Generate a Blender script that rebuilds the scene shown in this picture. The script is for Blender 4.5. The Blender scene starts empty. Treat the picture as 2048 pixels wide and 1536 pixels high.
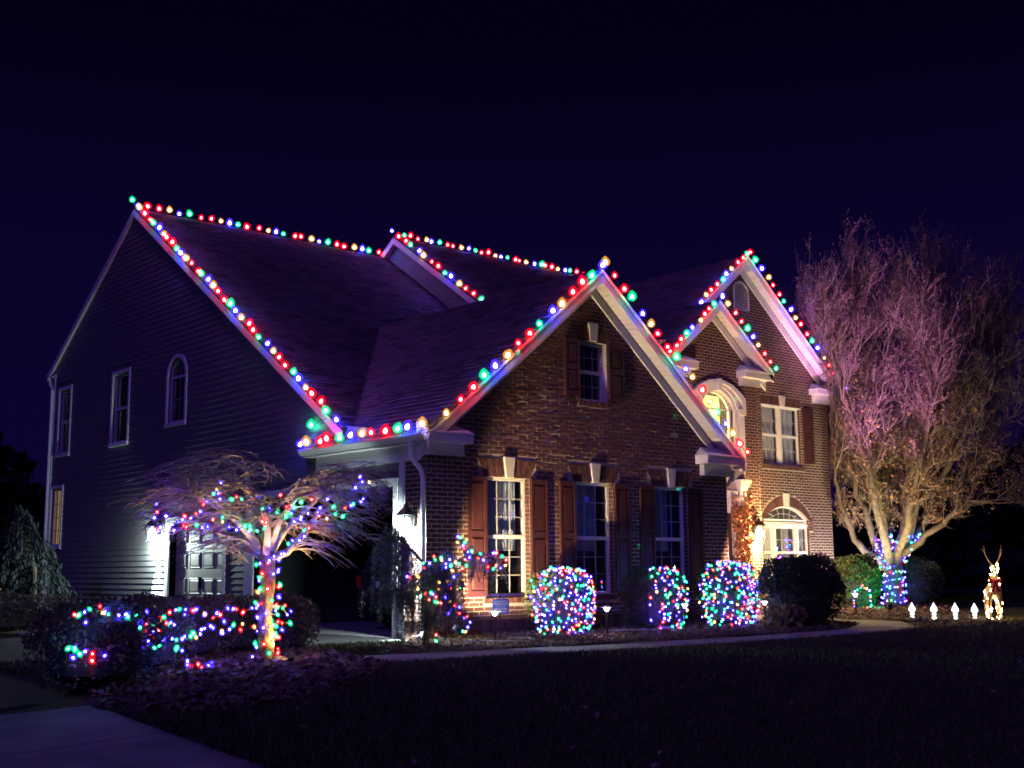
import bpy, bmesh, math, random
import numpy as np
from mathutils import Vector, Matrix
from mathutils.geometry import tessellate_polygon

random.seed(7)
rng = np.random.default_rng(7)
SC = bpy.context.scene
COL = SC.collection
PI = math.pi

# ------------------------------------------------------------------ camera
CAM = Vector((-12.031, -15.708, 1.145))
Fv = Vector((0.65587, 0.73960, 0.15109)); Rv = Vector((0.74899, -0.66253, -0.00817)); Uv = Vector((-0.09406, -0.11852, 0.98849))
cd = bpy.data.cameras.new('camera'); cam = bpy.data.objects.new('camera', cd); COL.objects.link(cam)
cam.matrix_world = Matrix(((Rv.x, Uv.x, -Fv.x, CAM.x), (Rv.y, Uv.y, -Fv.y, CAM.y), (Rv.z, Uv.z, -Fv.z, CAM.z), (0, 0, 0, 1)))
cd.sensor_width = 36; cd.lens = 2413.5 / 2048 * 36; cd.clip_end = 600; cd.clip_start = .1
SC.camera = cam

# ------------------------------------------------------------------ night sky
W = bpy.data.worlds.new('World'); SC.world = W; W.use_nodes = True
nt = W.node_tree; nt.nodes.clear()
wo = nt.nodes.new('ShaderNodeOutputWorld'); bg = nt.nodes.new('ShaderNodeBackground')
tc = nt.nodes.new('ShaderNodeTexCoord'); sp = nt.nodes.new('ShaderNodeSeparateXYZ'); cr = nt.nodes.new('ShaderNodeValToRGB')
nt.links.new(tc.outputs['Generated'], sp.inputs[0]); nt.links.new(sp.outputs['Z'], cr.inputs[0])
e = cr.color_ramp.elements
e[0].position = 0.0; e[0].color = (0.0040, 0.0013, 0.028, 1)
e[1].position = 0.42; e[1].color = (0.0006, 0.0003, 0.0055, 1)
m_ = e.new(.24); m_.color = (0.0030, 0.0011, 0.022, 1)
nt.links.new(cr.outputs[0], bg.inputs[0]); bg.inputs[1].default_value = 1.0
nt.links.new(bg.outputs[0], wo.inputs[0])

# added sun lamp: faint, soft blue fill in place of the lens veil
sd = bpy.data.lights.new('veil_fill', 'SUN'); veil_fill = bpy.data.objects.new('veil_fill', sd); COL.objects.link(veil_fill)
sd.energy = .44; sd.color = (.20, .09, 1.0); sd.angle = math.radians(12)
veil_fill.rotation_euler = Vector((0.80, 0.42, -0.55)).to_track_quat('-Z', 'Y').to_euler()

SC.view_settings.view_transform = 'Standard'; SC.view_settings.look = 'None'
SC.view_settings.exposure = 0; SC.view_settings.gamma = 1; SC.view_settings.use_curve_mapping = False
SC.cycles.use_denoising = True
SC.cycles.use_light_tree = True
SC.cycles.sample_clamp_indirect = 3.0
SC.cycles.max_bounces = 6; SC.cycles.diffuse_bounces = 2; SC.cycles.glossy_bounces = 3; SC.cycles.transparent_max_bounces = 16
SC.cycles.caustics_reflective = False; SC.cycles.caustics_refractive = False
SC.cycles.filter_width = 1.7

# ------------------------------------------------------------------ helpers
def tag(o, label=None, cat=None, group=None, kind=None):
    if label: o['label'] = label
    if cat: o['category'] = cat
    if group: o['group'] = group
    if kind: o['kind'] = kind
    return o

def thing(name, label, cat, loc=(0, 0, 0), group=None, rz=0):
    o = bpy.data.objects.new(name, None); COL.objects.link(o)
    o.location = loc; o.rotation_euler = (0, 0, rz); o.empty_display_size = .1
    return tag(o, label, cat, group)

class MB:
    def __init__(s): s.v = []; s.f = []; s.m = []; s.n = 0; s.cur = 0
    def add(s, vs, fs):
        s.v.extend(vs)
        for f in fs: s.f.append([i + s.n for i in f]); s.m.append(s.cur)
        s.n += len(vs); return s
    def box(s, a, b):
        (x0, y0, z0), (x1, y1, z1) = a, b
        return s.add([(x0, y0, z0), (x1, y0, z0), (x1, y1, z0), (x0, y1, z0), (x0, y0, z1), (x1, y0, z1), (x1, y1, z1), (x0, y1, z1)],
                     [(0, 3, 2, 1), (4, 5, 6, 7), (0, 1, 5, 4), (1, 2, 6, 5), (2, 3, 7, 6), (3, 0, 4, 7)])
    def pbox(s, P, u0, u1, z0, z1, d0, d1):        # box given in a wall plane's own coordinates (d points out of the wall)
        c = [P(u, z, d) for d in (d0, d1) for (u, z) in ((u0, z0), (u1, z0), (u1, z1), (u0, z1))]
        return s.add(c, [(0, 1, 2, 3), (4, 7, 6, 5), (0, 4, 5, 1), (1, 5, 6, 2), (2, 6, 7, 3), (3, 7, 4, 0)])
    def prism(s, P, poly, d0, d1):                 # polygon in a plane, given thickness
        n = len(poly)
        vs = [P(u, z, d0) for u, z in poly] + [P(u, z, d1) for u, z in poly]
        return s.add(vs, [list(range(n))[::-1], list(range(n, 2 * n))] + [(i, (i + 1) % n, n + (i + 1) % n, n + i) for i in range(n)])
    def slab(s, poly, t):                          # 3D polygon thickened downwards
        n = len(poly)
        vs = list(map(tuple, poly)) + [(x, y, z - t) for x, y, z in poly]
        return s.add(vs, [list(range(n)), list(range(n, 2 * n))[::-1]] + [(i, n + i, n + (i + 1) % n, (i + 1) % n) for i in range(n)])
    def tube(s, pts, rad, n=6, cap=True):
        pts = [Vector(p) for p in pts]; N = len(pts)
        if not hasattr(rad, '__len__'): rad = [rad] * N
        vs = []; ref = Vector((0.31, 0.17, 0.93))
        for i, p in enumerate(pts):
            t = (pts[min(i + 1, N - 1)] - pts[max(i - 1, 0)])
            t = t.normalized() if t.length > 1e-9 else Vector((0, 0, 1))
            a = t.cross(ref)
            if a.length < .1: a = t.cross(Vector((1, 0, 0)))
            a.normalize(); b = t.cross(a)
            for k in range(n):
                q = p + (a * math.cos(2 * PI * k / n) + b * math.sin(2 * PI * k / n)) * rad[i]
                vs.append(tuple(q))
        fs = [(i * n + k, i * n + (k + 1) % n, (i + 1) * n + (k + 1) % n, (i + 1) * n + k) for i in range(N - 1) for k in range(n)]
        if cap: fs += [list(range(n))[::-1], [(N - 1) * n + k for k in range(n)]]
        return s.add(vs, fs)
    def lathe(s, prof, n=12, o=(0, 0, 0)):
        vs = [(o[0] + r * math.cos(2 * PI * k / n), o[1] + r * math.sin(2 * PI * k / n), o[2] + z) for r, z in prof for k in range(n)]
        N = len(prof)
        return s.add(vs, [(i * n + k, i * n + (k + 1) % n, (i + 1) * n + (k + 1) % n, (i + 1) * n + k) for i in range(N - 1) for k in range(n)]
                     + [list(range(n))[::-1], [(N - 1) * n + k for k in range(n)]])
    def mesh(s, name, mats):
        me = bpy.data.meshes.new(name); me.from_pydata([tuple(v) for v in s.v], [], s.f)
        for m in (mats if isinstance(mats, (list, tuple)) else [mats]): me.materials.append(m)
        if any(s.m): me.polygons.foreach_set('material_index', s.m)
        me.update(); return me
    def build(s, name, mats, parent=None, kind=None, smooth=False, bevel=0):
        o = bpy.data.objects.new(name, s.mesh(name, mats)); COL.objects.link(o)
        if parent: o.parent = parent
        if kind: o['kind'] = kind
        if smooth: o.data.polygons.foreach_set('use_smooth', [True] * len(o.data.polygons))
        if bevel:
            b = o.modifiers.new('bevel', 'BEVEL'); b.width = bevel; b.segments = 2; b.limit_method = 'ANGLE'
        return o

def soup(name, V, Fn, mat, parent=None, kind=None):   # numpy verts (N,k,3): N separate k-gons
    N, k, _ = V.shape
    me = bpy.data.meshes.new(name); me.vertices.add(N * k); me.loops.add(N * k); me.polygons.add(N)
    me.vertices.foreach_set('co', V.reshape(-1).astype(np.float32))
    me.loops.foreach_set('vertex_index', np.arange(N * k, dtype=np.int32))
    me.polygons.foreach_set('loop_start', np.arange(0, N * k, k, dtype=np.int32))
    me.polygons.foreach_set('loop_total', np.full(N, k, dtype=np.int32))
    me.materials.append(mat); me.update(); me.validate()
    o = bpy.data.objects.new(name, me); COL.objects.link(o)
    if parent: o.parent = parent
    if kind: o['kind'] = kind
    return o

def leaf_soup(centres, size, rnd, flat=0.0, aspect=.55, dirs=None):
    """one folded kite per centre, random facing"""
    n = len(centres)
    d = rnd.normal(size=(n, 3)); d[:, 2] *= (1 - flat)
    if dirs is not None: d = d * .45 + dirs
    d /= np.linalg.norm(d, axis=1, keepdims=True) + 1e-9
    q = rnd.normal(size=(n, 3)); q -= (q * d).sum(1, keepdims=True) * d
    if flat: q[:, 2] *= (1 - flat)
    q /= np.linalg.norm(q, axis=1, keepdims=True) + 1e-9
    s = size * rnd.uniform(.6, 1.35, size=(n, 1))
    c = np.asarray(centres)
    return np.stack([c - d * s * .5, c + q * s * aspect * .5, c + d * s * .5, c - q * s * aspect * .5], axis=1)

# ------------------------------------------------------------------ materials
def mat(name, col, rough=.7, var=.0, scale=6, bump=0, bscale=40, metal=0, col2=None, spec=.4, island=None):
    m = bpy.data.materials.new(name); m.use_nodes = True
    t = m.node_tree; b = t.nodes['Principled BSDF']
    b.inputs['Roughness'].default_value = rough; b.inputs['Metallic'].default_value = metal
    b.inputs['Specular IOR Level'].default_value = spec
    c = (*col, 1)
    co = t.nodes.new('ShaderNodeTexCoord')
    out = None
    if var or col2:
        nz = t.nodes.new('ShaderNodeTexNoise'); nz.inputs['Scale'].default_value = scale; nz.inputs['Detail'].default_value = 5
        t.links.new(co.outputs['Object'], nz.inputs['Vector'])
        mx = t.nodes.new('ShaderNodeMix'); mx.data_type = 'RGBA'
        rp = t.nodes.new('ShaderNodeMapRange'); rp.inputs[1].default_value = .32; rp.inputs[2].default_value = .68
        t.links.new(nz.outputs['Fac'], rp.inputs[0]); t.links.new(rp.outputs[0], mx.inputs[0])
        a2 = col2 if col2 else tuple(x * (1 + var) for x in col)
        a1 = col if col2 else tuple(x * (1 - var) for x in col)
        mx.inputs[6].default_value = (*a1, 1); mx.inputs[7].default_value = (*a2, 1)
        out = mx.outputs[2]
    if island:
        g = t.nodes.new('ShaderNodeNewGeometry'); oi = t.nodes.new('ShaderNodeObjectInfo'); ad = t.nodes.new('ShaderNodeMath'); ad.operation = 'ADD'
        fr = t.nodes.new('ShaderNodeMath'); fr.operation = 'FRACT'
        t.links.new(g.outputs['Random Per Island'], ad.inputs[0]); t.links.new(oi.outputs['Random'], ad.inputs[1]); t.links.new(ad.outputs[0], fr.inputs[0])
        rr = t.nodes.new('ShaderNodeValToRGB'); t.links.new(fr.outputs[0], rr.inputs[0])
        el = rr.color_ramp.elements
        for i, cc in enumerate(island):
            x = el[i] if i < 2 else el.new(.5)
            x.position = i / (len(island) - 1); x.color = (*cc, 1)
        if out:
            m2 = t.nodes.new('ShaderNodeMix'); m2.data_type = 'RGBA'; m2.blend_type = 'MULTIPLY'; m2.inputs[0].default_value = 1
            s2 = t.nodes.new('ShaderNodeMix'); s2.data_type = 'RGBA'; s2.inputs[6].default_value = (.62, .62, .62, 1); s2.inputs[7].default_value = (1.3, 1.3, 1.3, 1)
            t.links.new(rp.outputs[0], s2.inputs[0]); t.links.new(rr.outputs[0], m2.inputs[6]); t.links.new(s2.outputs[2], m2.inputs[7]); out = m2.outputs[2]
        else: out = rr.outputs[0]
    if out: t.links.new(out, b.inputs['Base Color'])
    else: b.inputs['Base Color'].default_value = c
    if bump:
        n2 = t.nodes.new('ShaderNodeTexNoise'); n2.inputs['Scale'].default_value = bscale; n2.inputs['Detail'].default_value = 6
        t.links.new(co.outputs['Object'], n2.inputs['Vector'])
        bp = t.nodes.new('ShaderNodeBump'); bp.inputs['Strength'].default_value = bump; bp.inputs['Distance'].default_value = .02
        t.links.new(n2.outputs['Fac'], bp.inputs['Height']); t.links.new(bp.outputs[0], b.inputs['Normal'])
    return m

def glow(name, col, s):
    m = bpy.data.materials.new(name); m.use_nodes = True; t = m.node_tree; t.nodes.clear()
    o = t.nodes.new('ShaderNodeOutputMaterial'); e = t.nodes.new('ShaderNodeEmission')
    e.inputs[0].default_value = (*col, 1); e.inputs[1].default_value = s; t.links.new(e.outputs[0], o.inputs[0])
    return m

def vary(m):
    t = m.node_tree; e = next(n for n in t.nodes if n.type == 'EMISSION'); v = e.inputs[1].default_value
    oi = t.nodes.new('ShaderNodeObjectInfo'); mr = t.nodes.new('ShaderNodeMapRange'); mr.inputs[3].default_value = v * .15; mr.inputs[4].default_value = v * 1.7
    t.links.new(oi.outputs['Random'], mr.inputs[0]); t.links.new(mr.outputs[0], e.inputs[1])

def glass_mat(name, tint=(.9, .93, 1)):
    m = bpy.data.materials.new(name); m.use_nodes = True; t = m.node_tree; t.nodes.clear()
    o = t.nodes.new('ShaderNodeOutputMaterial'); mx = t.nodes.new('ShaderNodeMixShader'); tr = t.nodes.new('ShaderNodeBsdfTransparent'); gl = t.nodes.new('ShaderNodeBsdfGlossy')
    tr.inputs[0].default_value = (*tint, 1); gl.inputs['Roughness'].default_value = .03; gl.inputs[0].default_value = (.9, .9, .9, 1)
    mx.inputs[0].default_value = .10; t.links.new(tr.outputs[0], mx.inputs[1]); t.links.new(gl.outputs[0], mx.inputs[2]); t.links.new(mx.outputs[0], o.inputs[0])
    return m

M = {}
M['brick'] = mat('brick', (.2, .08, .05), .85, var=.25, scale=14, bump=.5, bscale=60, island=[(.05, .023, .022), (.14, .054, .044), (.09, .037, .032), (.17, .072, .054), (.11, .047, .041)])
M['mortar'] = mat('mortar', (.45, .39, .33), .95, var=.2, scale=30, bump=.4, bscale=120)
M['siding'] = mat('siding', (.17, .165, .165), .55, var=.05, scale=3, bump=.08, bscale=30)
M['trim'] = mat('white_trim', (.74, .73, .70), .5, var=.04, scale=5)
M['bars'] = mat('window_bars', (.36, .36, .38), .5)
M['stone'] = mat('cast_stone', (.58, .54, .47), .8, var=.1, scale=20, bump=.2, bscale=80)
M['shutter'] = mat('shutter', (.062, .020, .022), .45, var=.12, scale=10)
M['shingle'] = mat('shingle', (.1, .07, .07), .9, var=.35, scale=26, bump=.6, bscale=160, island=[(.055, .042, .065), (.17, .125, .18), (.105, .08, .12)])
M['roofdeck'] = mat('roof_deck', (.06, .045, .045), .9, var=.3, scale=20)
M['glass'] = glass_mat('window_glass')
M['curtain'] = mat('curtain', (.55, .56, .60), .9, var=.08, scale=4)
M['blind'] = mat('sheer', (.42, .44, .5), .9, var=.06, scale=4)
M['room'] = mat('room_paint', (.62, .52, .20), .9)
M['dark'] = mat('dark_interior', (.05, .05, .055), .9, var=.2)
M['gdoor'] = mat('garage_door', (.36, .33, .29), .5, var=.05)
M['black'] = mat('black_metal', (.015, .015, .016), .4, metal=.3)
M['bronze'] = mat('bronze_metal', (.06, .045, .03), .4, metal=.6)
M['lawn'] = mat('lawn', (.030, .036, .012), .95, col2=(.055, .050, .022), scale=2.2, bump=.8, bscale=60)
M['grass'] = mat('grass_blade', (.05, .06, .02), .8, island=[(.055, .075, .025), (.15, .13, .065), (.09, .10, .038)])
M['mulch'] = mat('mulch', (.045, .028, .018), .95, col2=(.10, .062, .04), scale=18, bump=1, bscale=50)
M['litter'] = mat('leaf_litter', (.1, .06, .04), .85, island=[(.12, .075, .06), (.27, .18, .13), (.36, .28, .22), (.19, .11, .08)])
M['straw'] = mat('pine_straw', (.2, .13, .09), .9, island=[(.14, .09, .06), (.30, .21, .14), (.22, .14, .10)])
M['asphalt'] = mat('asphalt', (.045, .045, .047), .85, var=.3, scale=40, bump=.4, bscale=200)
M['concrete'] = mat('concrete', (.30, .29, .275), .85, var=.28, scale=1.6, bump=.25, bscale=120)
M['bark'] = mat('grey_bark', (.17, .135, .095), .9, var=.35, scale=9, bump=.9, bscale=30)
M['twig'] = mat('twig_bark', (.20, .155, .14), .85, var=.25, scale=5)
M['cherry_trunk'] = mat('cherry_trunk_bark', (.26, .16, .075), .85, var=.4, scale=14, bump=.8, bscale=40)
M['cherry'] = mat('cherry_bark', (.50, .41, .34), .8, var=.35, scale=12, bump=.7, bscale=40)
M['oldleaf'] = mat('russet_leaf', (.2, .1, .04), .7, island=[(.16, .055, .03), (.30, .20, .07), (.22, .09, .035), (.12, .06, .035), (.34, .27, .11)])
M['bud'] = mat('bud_leaf', (.17, .085, .07), .8, island=[(.13, .085, .085), (.22, .15, .14), (.17, .11, .10)])
M['box'] = mat('boxwood_leaf', (.03, .055, .018), .6, island=[(.03, .055, .02), (.085, .115, .045), (.05, .08, .03)])
M['azalea'] = mat('azalea_leaf', (.06, .05, .035), .7, island=[(.07, .065, .04), (.18, .13, .10), (.11, .09, .07), (.12, .12, .055)])
M['cedar'] = mat('cedar_needle', (.06, .085, .075), .7, island=[(.07, .11, .10), (.19, .24, .22), (.12, .16, .15)])
M['conifer'] = mat('conifer_needle', (.03, .05, .045), .8, island=[(.016, .028, .025), (.045, .065, .055), (.03, .045, .04)])
M['ivy'] = mat('red_ivy', (.25, .07, .03), .65, island=[(.22, .05, .03), (.34, .12, .05), (.16, .045, .03), (.30, .17, .08)])
M['plant'] = mat('yellow_shrub', (.2, .19, .06), .6, island=[(.24, .26, .08), (.42, .40, .15), (.32, .33, .10)])
M['treeline'] = mat('added_treeline_leaf', (.02, .022, .015), .95, var=.4, scale=.4)
M['wire'] = mat('green_wire', (.012, .03, .018), .6)
M['signblue'] = mat('sign_blue', (.12, .17, .9), .5)
M['signwhite'] = mat('sign_white', (.7, .72, .8), .5)
M['red'] = mat('red_cloth', (.5, .02, .02), .7)
M['car'] = mat('car_paint', (.03, .032, .04), .25, spec=.6)
M['rubber'] = mat('rubber', (.02, .02, .02), .9)
M['plate'] = mat('number_plate', (.6, .62, .65), .5)
M['rock'] = mat('pale_stone', (.38, .36, .32), .9, var=.25, scale=6, bump=.6, bscale=20)
M['cord'] = mat('pale_cord', (.45, .45, .38), .6)
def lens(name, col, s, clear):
    # oversized see-through shell, glowing in the bulb's colour to imitate its halo
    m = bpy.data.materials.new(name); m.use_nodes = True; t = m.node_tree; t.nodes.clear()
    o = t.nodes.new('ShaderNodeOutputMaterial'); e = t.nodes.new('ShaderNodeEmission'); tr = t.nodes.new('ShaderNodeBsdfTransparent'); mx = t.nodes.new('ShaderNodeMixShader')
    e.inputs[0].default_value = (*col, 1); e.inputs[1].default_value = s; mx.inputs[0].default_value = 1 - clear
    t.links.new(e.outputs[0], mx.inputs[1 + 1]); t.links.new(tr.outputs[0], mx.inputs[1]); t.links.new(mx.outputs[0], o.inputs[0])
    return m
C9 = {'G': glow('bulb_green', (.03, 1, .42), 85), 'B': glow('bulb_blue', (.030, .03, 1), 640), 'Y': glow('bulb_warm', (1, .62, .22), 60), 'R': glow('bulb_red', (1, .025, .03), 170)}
HALO = {'G': lens('halo_of_green_bulb', (.0, 1, .30), 1.3, .55), 'B': lens('halo_of_blue_bulb', (.05, .02, 1), 3.0, .55), 'Y': lens('halo_of_warm_bulb', (1, .42, .06), 1.2, .55), 'R': lens('halo_of_red_bulb', (1, .0, .01), 2.0, .55)}
MINI = {'G': glow('mini_green', (.03, 1, .42), 80), 'B': glow('mini_blue', (.045, .035, 1), 330), 'Y': glow('mini_amber', (1, .5, .13), 70), 'R': glow('mini_red', (1, .05, .04), 95)}
for m_ in MINI.values(): vary(m_)
M['lamp_cool'] = glow('lamp_cool', (.80, 1, .98), 60)
M['lamp_warm'] = glow('lamp_warm', (1, .80, .40), 60)
M['path_glow'] = glow('path_lamp', (1, .95, .85), 16)
M['stake_glow'] = glow('stake_light', (.95, .97, 1), 2.6)
M['deer_glow'] = glow('deer_light', (1, .70, .30), 60)
M['deer'] = mat('deer_mesh', (.72, .50, .22), .6)

# ------------------------------------------------------------------ ground
def sstep(t): t = min(max(t, 0), 1); return t * t * (3 - 2 * t)
def gz(x, y):
    s = (x - CAM.x) * .663 + (y - CAM.y) * .748
    return -.42 * (1 - sstep((s - 4) / 11))

def sheet(name, poly, off, m, lift=None, cuts=4, label=None):
    bm = bmesh.new()
    vs = [bm.verts.new((x, y, 0)) for x, y in poly]
    for t in tessellate_polygon([[Vector((x, y, 0)) for x, y in poly]]):
        try: bm.faces.new([vs[i] for i in t])
        except ValueError: pass
    for _ in range(cuts):
        es = [ed for ed in bm.edges if ed.calc_length() > .45]
        if es: bmesh.ops.subdivide_edges(bm, edges=es, cuts=1, use_grid_fill=True)
    bmesh.ops.triangulate(bm, faces=bm.faces[:])
    bd = {v for ed in bm.edges if ed.is_boundary for v in ed.verts}
    for v in bm.verts:
        v.co.z = gz(v.co.x, v.co.y) + off
        if lift and v not in bd: v.co.z += lift * (.6 + .4 * math.sin(v.co.x * 3.1 + v.co.y * 2.3) * math.cos(v.co.y * 3.7 - v.co.x))
    bmesh.ops.recalc_face_normals(bm, faces=bm.faces[:])
    me = bpy.data.meshes.new(name); bm.to_mesh(me); bm.free(); me.materials.append(m)
    o = bpy.data.objects.new(name, me); COL.objects.link(o); o['kind'] = 'structure'
    return o

def axis_steps():
    xs = sorted(set([-140, -110, -80, -60, -45, -35, -27, -22] + [round(-18 + .5 * i, 2) for i in range(96)] + [32, 36, 42, 50, 62, 80, 110, 140]))
    return xs
gb = MB(); XS = axis_steps(); nx = len(XS)
gb.v = [(x, y, gz(x, y)) for y in XS for x in XS]; gb.n = len(gb.v)
gb.f = [(j * nx + i, j * nx + i + 1, (j + 1) * nx + i + 1, (j + 1) * nx + i) for j in range(nx - 1) for i in range(nx - 1)]; gb.m = [0] * len(gb.f)
gb.build('ground', M['lawn'], kind='structure', smooth=True)

def curve_pts(pts, n=6):
    """closed Catmull-Rom through 2D points"""
    N = len(pts); out = []
    for i in range(N):
        p0, p1, p2, p3 = (Vector(pts[(i + k - 1) % N]) for k in range(4))
        for j in range(n):
            t = j / n
            out.append(tuple(.5 * ((2 * p1) + (p2 - p0) * t + (2 * p0 - 5 * p1 + 4 * p2 - p3) * t * t + (3 * p1 - p0 - 3 * p2 + p3) * t ** 3)))
    return out

sheet('driveway', [(-14, -4.2), (-7.5, -4.0), (-6.4, -2.3), (-4.4, -.2), (-2.95, -1.7), (-2.3, -1.9), (-1.2, -1.0), (-.35, .05), (-.02, .3), (-.02, 9.6), (-2.6, 9.2), (-3.6, 6.7), (-5.4, 5.2), (-14, 5.2)], .012, M['asphalt'], cuts=5)
for pl in ([(-14, -4.2), (-7.3, -4.45), (-7.40, -6.19), (-14, -6.19)], [(-14, -6.21), (-7.40, -6.21), (-7.50, -8.49), (-14, -8.49)], [(-14, -8.51), (-7.50, -8.51), (-7.7, -12), (-8.6, -22), (-14, -22)]):
    sheet('driveway_apron', pl, .016, M['concrete'], cuts=5)
walk = [(-3.5, -2.35), (-2.5, -2.5), (-.9, -2.9), (1.7, -3.28), (3.8, -3.45), (5.6, -3.42), (7.2, -3.2), (9.0, -2.2), (9.9, -.2), (9.95, 2.4), (10.9, 2.4), (10.9, -.4), (9.9, -2.7), (8.0, -4.1), (5.8, -4.42), (3.6, -4.4), (.6, -4.15), (-1.7, -3.7), (-3.1, -3.6)]
wk = sheet('walkway', walk, .02, M['mulch'], cuts=4)
far_edge, near_edge = walk[:11], walk[:10:-1]
far_edge = walk[:10]; near_edge = walk[10:][::-1]
def along(pl, n):
    P_ = [Vector((x, y, 0)) for x, y in pl]; L_ = [0]
    for a, b in zip(P_, P_[1:]): L_.append(L_[-1] + (b - a).length)
    out = []
    for i in range(n + 1):
        q = L_[-1] * i / n; k = max(j for j in range(len(L_)) if L_[j] <= q + 1e-6); k = min(k, len(L_) - 2)
        out.append(P_[k].lerp(P_[k + 1], (q - L_[k]) / (L_[k + 1] - L_[k])))
    return out
fe, ne = along(far_edge, 15), along(near_edge, 15)
for i in range(15):
    c = [ne[i].lerp(ne[i + 1], .008), ne[i + 1].lerp(ne[i], .008), fe[i + 1].lerp(fe[i], .008), fe[i].lerp(fe[i + 1], .008)]
    q = MB(); dz = random.uniform(-.006, .006); q.slab([(p.x, p.y, gz(p.x, p.y) + .045 + dz) for p in c], .05); q.build('paving_slab', M['concrete'], wk, bevel=.008)
bed = sheet('front_bed', [(-2.15, -1.75), (-1.1, -.95), (-.3, 0.0), (.02, -.02), (7.78, -.02), (7.78, 2.6), (9.6, 2.6), (9.5, -.4), (8.6, -2.0), (7.0, -3.1), (5.6, -3.36), (3.8, -3.4), (1.7, -3.22), (-.9, -2.84), (-2.0, -2.6)], .022, M['mulch'], lift=.05)
island = curve_pts([(-7.25, -4.25), (-6.3, -2.5), (-4.6, -.6), (-3.1, .1), (-2.75, -1.4), (-3.2, -2.3), (-3.5, -3.7), (-4.4, -4.7), (-5.6, -5.5), (-6.7, -5.7), (-7.3, -5.0)], 5)
sheet('cherry_bed', island, .02, M['mulch'], lift=.06)
rbed = curve_pts([(9.9, -1.2), (10.6, -3.0), (8.3, -3.5), (8.9, -4.6), (11.2, -4.0), (14.0, -1.6), (18.6, 1.4), (19.2, 3.6), (14.5, 3.8), (12.0, 2.6), (11.2, .6)], 5)
sheet('right_bed', rbed, .018, M['mulch'], lift=.10)

def inside(poly, x, y):
    c = False; j = len(poly) - 1
    for i in range(len(poly)):
        xi, yi = poly[i]; xj, yj = poly[j]
        if (yi > y) != (yj > y) and x < (xj - xi) * (y - yi) / (yj - yi) + xi: c = not c
        j = i
    return c
bedpoly = [(-2.15, -1.75), (-1.1, -.95), (-.3, 0.0), (7.78, -.02), (9.5, -.4), (8.6, -2.0), (7.0, -3.1), (5.6, -3.36), (3.8, -3.4), (1.7, -3.22), (-.9, -2.84), (-2.0, -2.6)]

def litter(name, poly, n, size, m, up=.06):
    xs = [p[0] for p in poly]; ys = [p[1] for p in poly]; pts = []
    while len(pts) < n:
        x = rng.uniform(min(xs), max(xs)); y = rng.uniform(min(ys), max(ys))
        if inside(poly, x, y): pts.append((x, y, gz(x, y) + .05 + abs(rng.normal()) * up * .5))
    V = leaf_soup(np.array(pts), size, rng, flat=.55, aspect=.6)
    return soup(name, V, None, m, kind='stuff')
litter('leaf_litter', island, 7000, .085, M['litter'])
litter('mulch_chips', bedpoly, 11000, .05, M['straw'], .05)
litter('mulch_chips', rbed, 5000, .07, M['litter'], .08)

# grass blades on the part of the lawn near the walk and the camera
def grass(name, n, smin, smax, h):
    P = []
    paved = [walk, island, rbed, bedpoly, [(-14, -4.0), (-7.3, -4.4), (-7.5, -7.9), (-7.7, -12), (-14, -22)]]
    while len(P) < n:
        s = smin + (smax - smin) * rng.random() ** .8; a = rng.uniform(-.44, .44) * s
        x = CAM.x + .663 * s + .748 * a; y = CAM.y + .748 * s - .663 * a
        if y > 0 and x < 9.8: continue
        if any(inside(q, x, y) for q in paved) or (x < -7 and y > -5): continue
        P.append((x, y, gz(x, y)))
    P = np.array(P); N = len(P)
    ang = rng.uniform(0, 2 * PI, N); d = np.stack([np.cos(ang), np.sin(ang), np.zeros(N)], 1)
    hh = h * rng.uniform(.5, 1.4, (N, 1)); w = .006 + .0006 * np.linalg.norm(P - np.array(CAM), axis=1, keepdims=True)
    lean = rng.normal(size=(N, 3)) * .5; lean[:, 2] = 1
    tip = P + lean * hh
    return soup(name, np.stack([P - d * w, P + d * w, tip], 1), None, M['grass'], kind='stuff')
grass('grass', 130000, 6.0, 26, .065)
lp = []
while len(lp) < 110:
    s = 7 + 17 * rng.random(); a = rng.uniform(-.42, .42) * s; x = CAM.x + .663 * s + .748 * a; y = CAM.y + .748 * s - .663 * a
    if y < -3.6 and x > -6.8 and not inside(walk, x, y) and not inside(island, x, y): lp.append((x, y, gz(x, y) + .05))
soup('fallen_leaves', leaf_soup(np.array(lp), .065, rng, flat=.5, aspect=.7), None, mat('pale_leaf', (.36, .27, .2), .8, var=.3), kind='stuff')

# added dark tree mass, put here to blacken the bright sky at the horizon
fw = []
for k in range(14000):
    a = rng.uniform(-60, 150); b = 62 + rng.uniform(0, 8); hh = 5 + 2.5 * math.sin(a * .21) + 1.5 * math.sin(a * .63 + 1)
    fw.append((CAM.x + .663 * b + .748 * (a - 40), CAM.y + .748 * b - .663 * (a - 40), rng.uniform(0, max(2, hh))))
soup('added_treeline', leaf_soup(np.array(fw), 1.6, rng, aspect=.8), None, M['treeline'], kind='stuff')

# ------------------------------------------------------------------ the house
def PF(Y): return lambda u, z, d: (u, Y - d, z)
def PL(X): return lambda u, z, d: (X - d, u, z)
house = thing('house', 'two-storey brick and siding house with steep gables, dressed in coloured lights', 'house')

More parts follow.
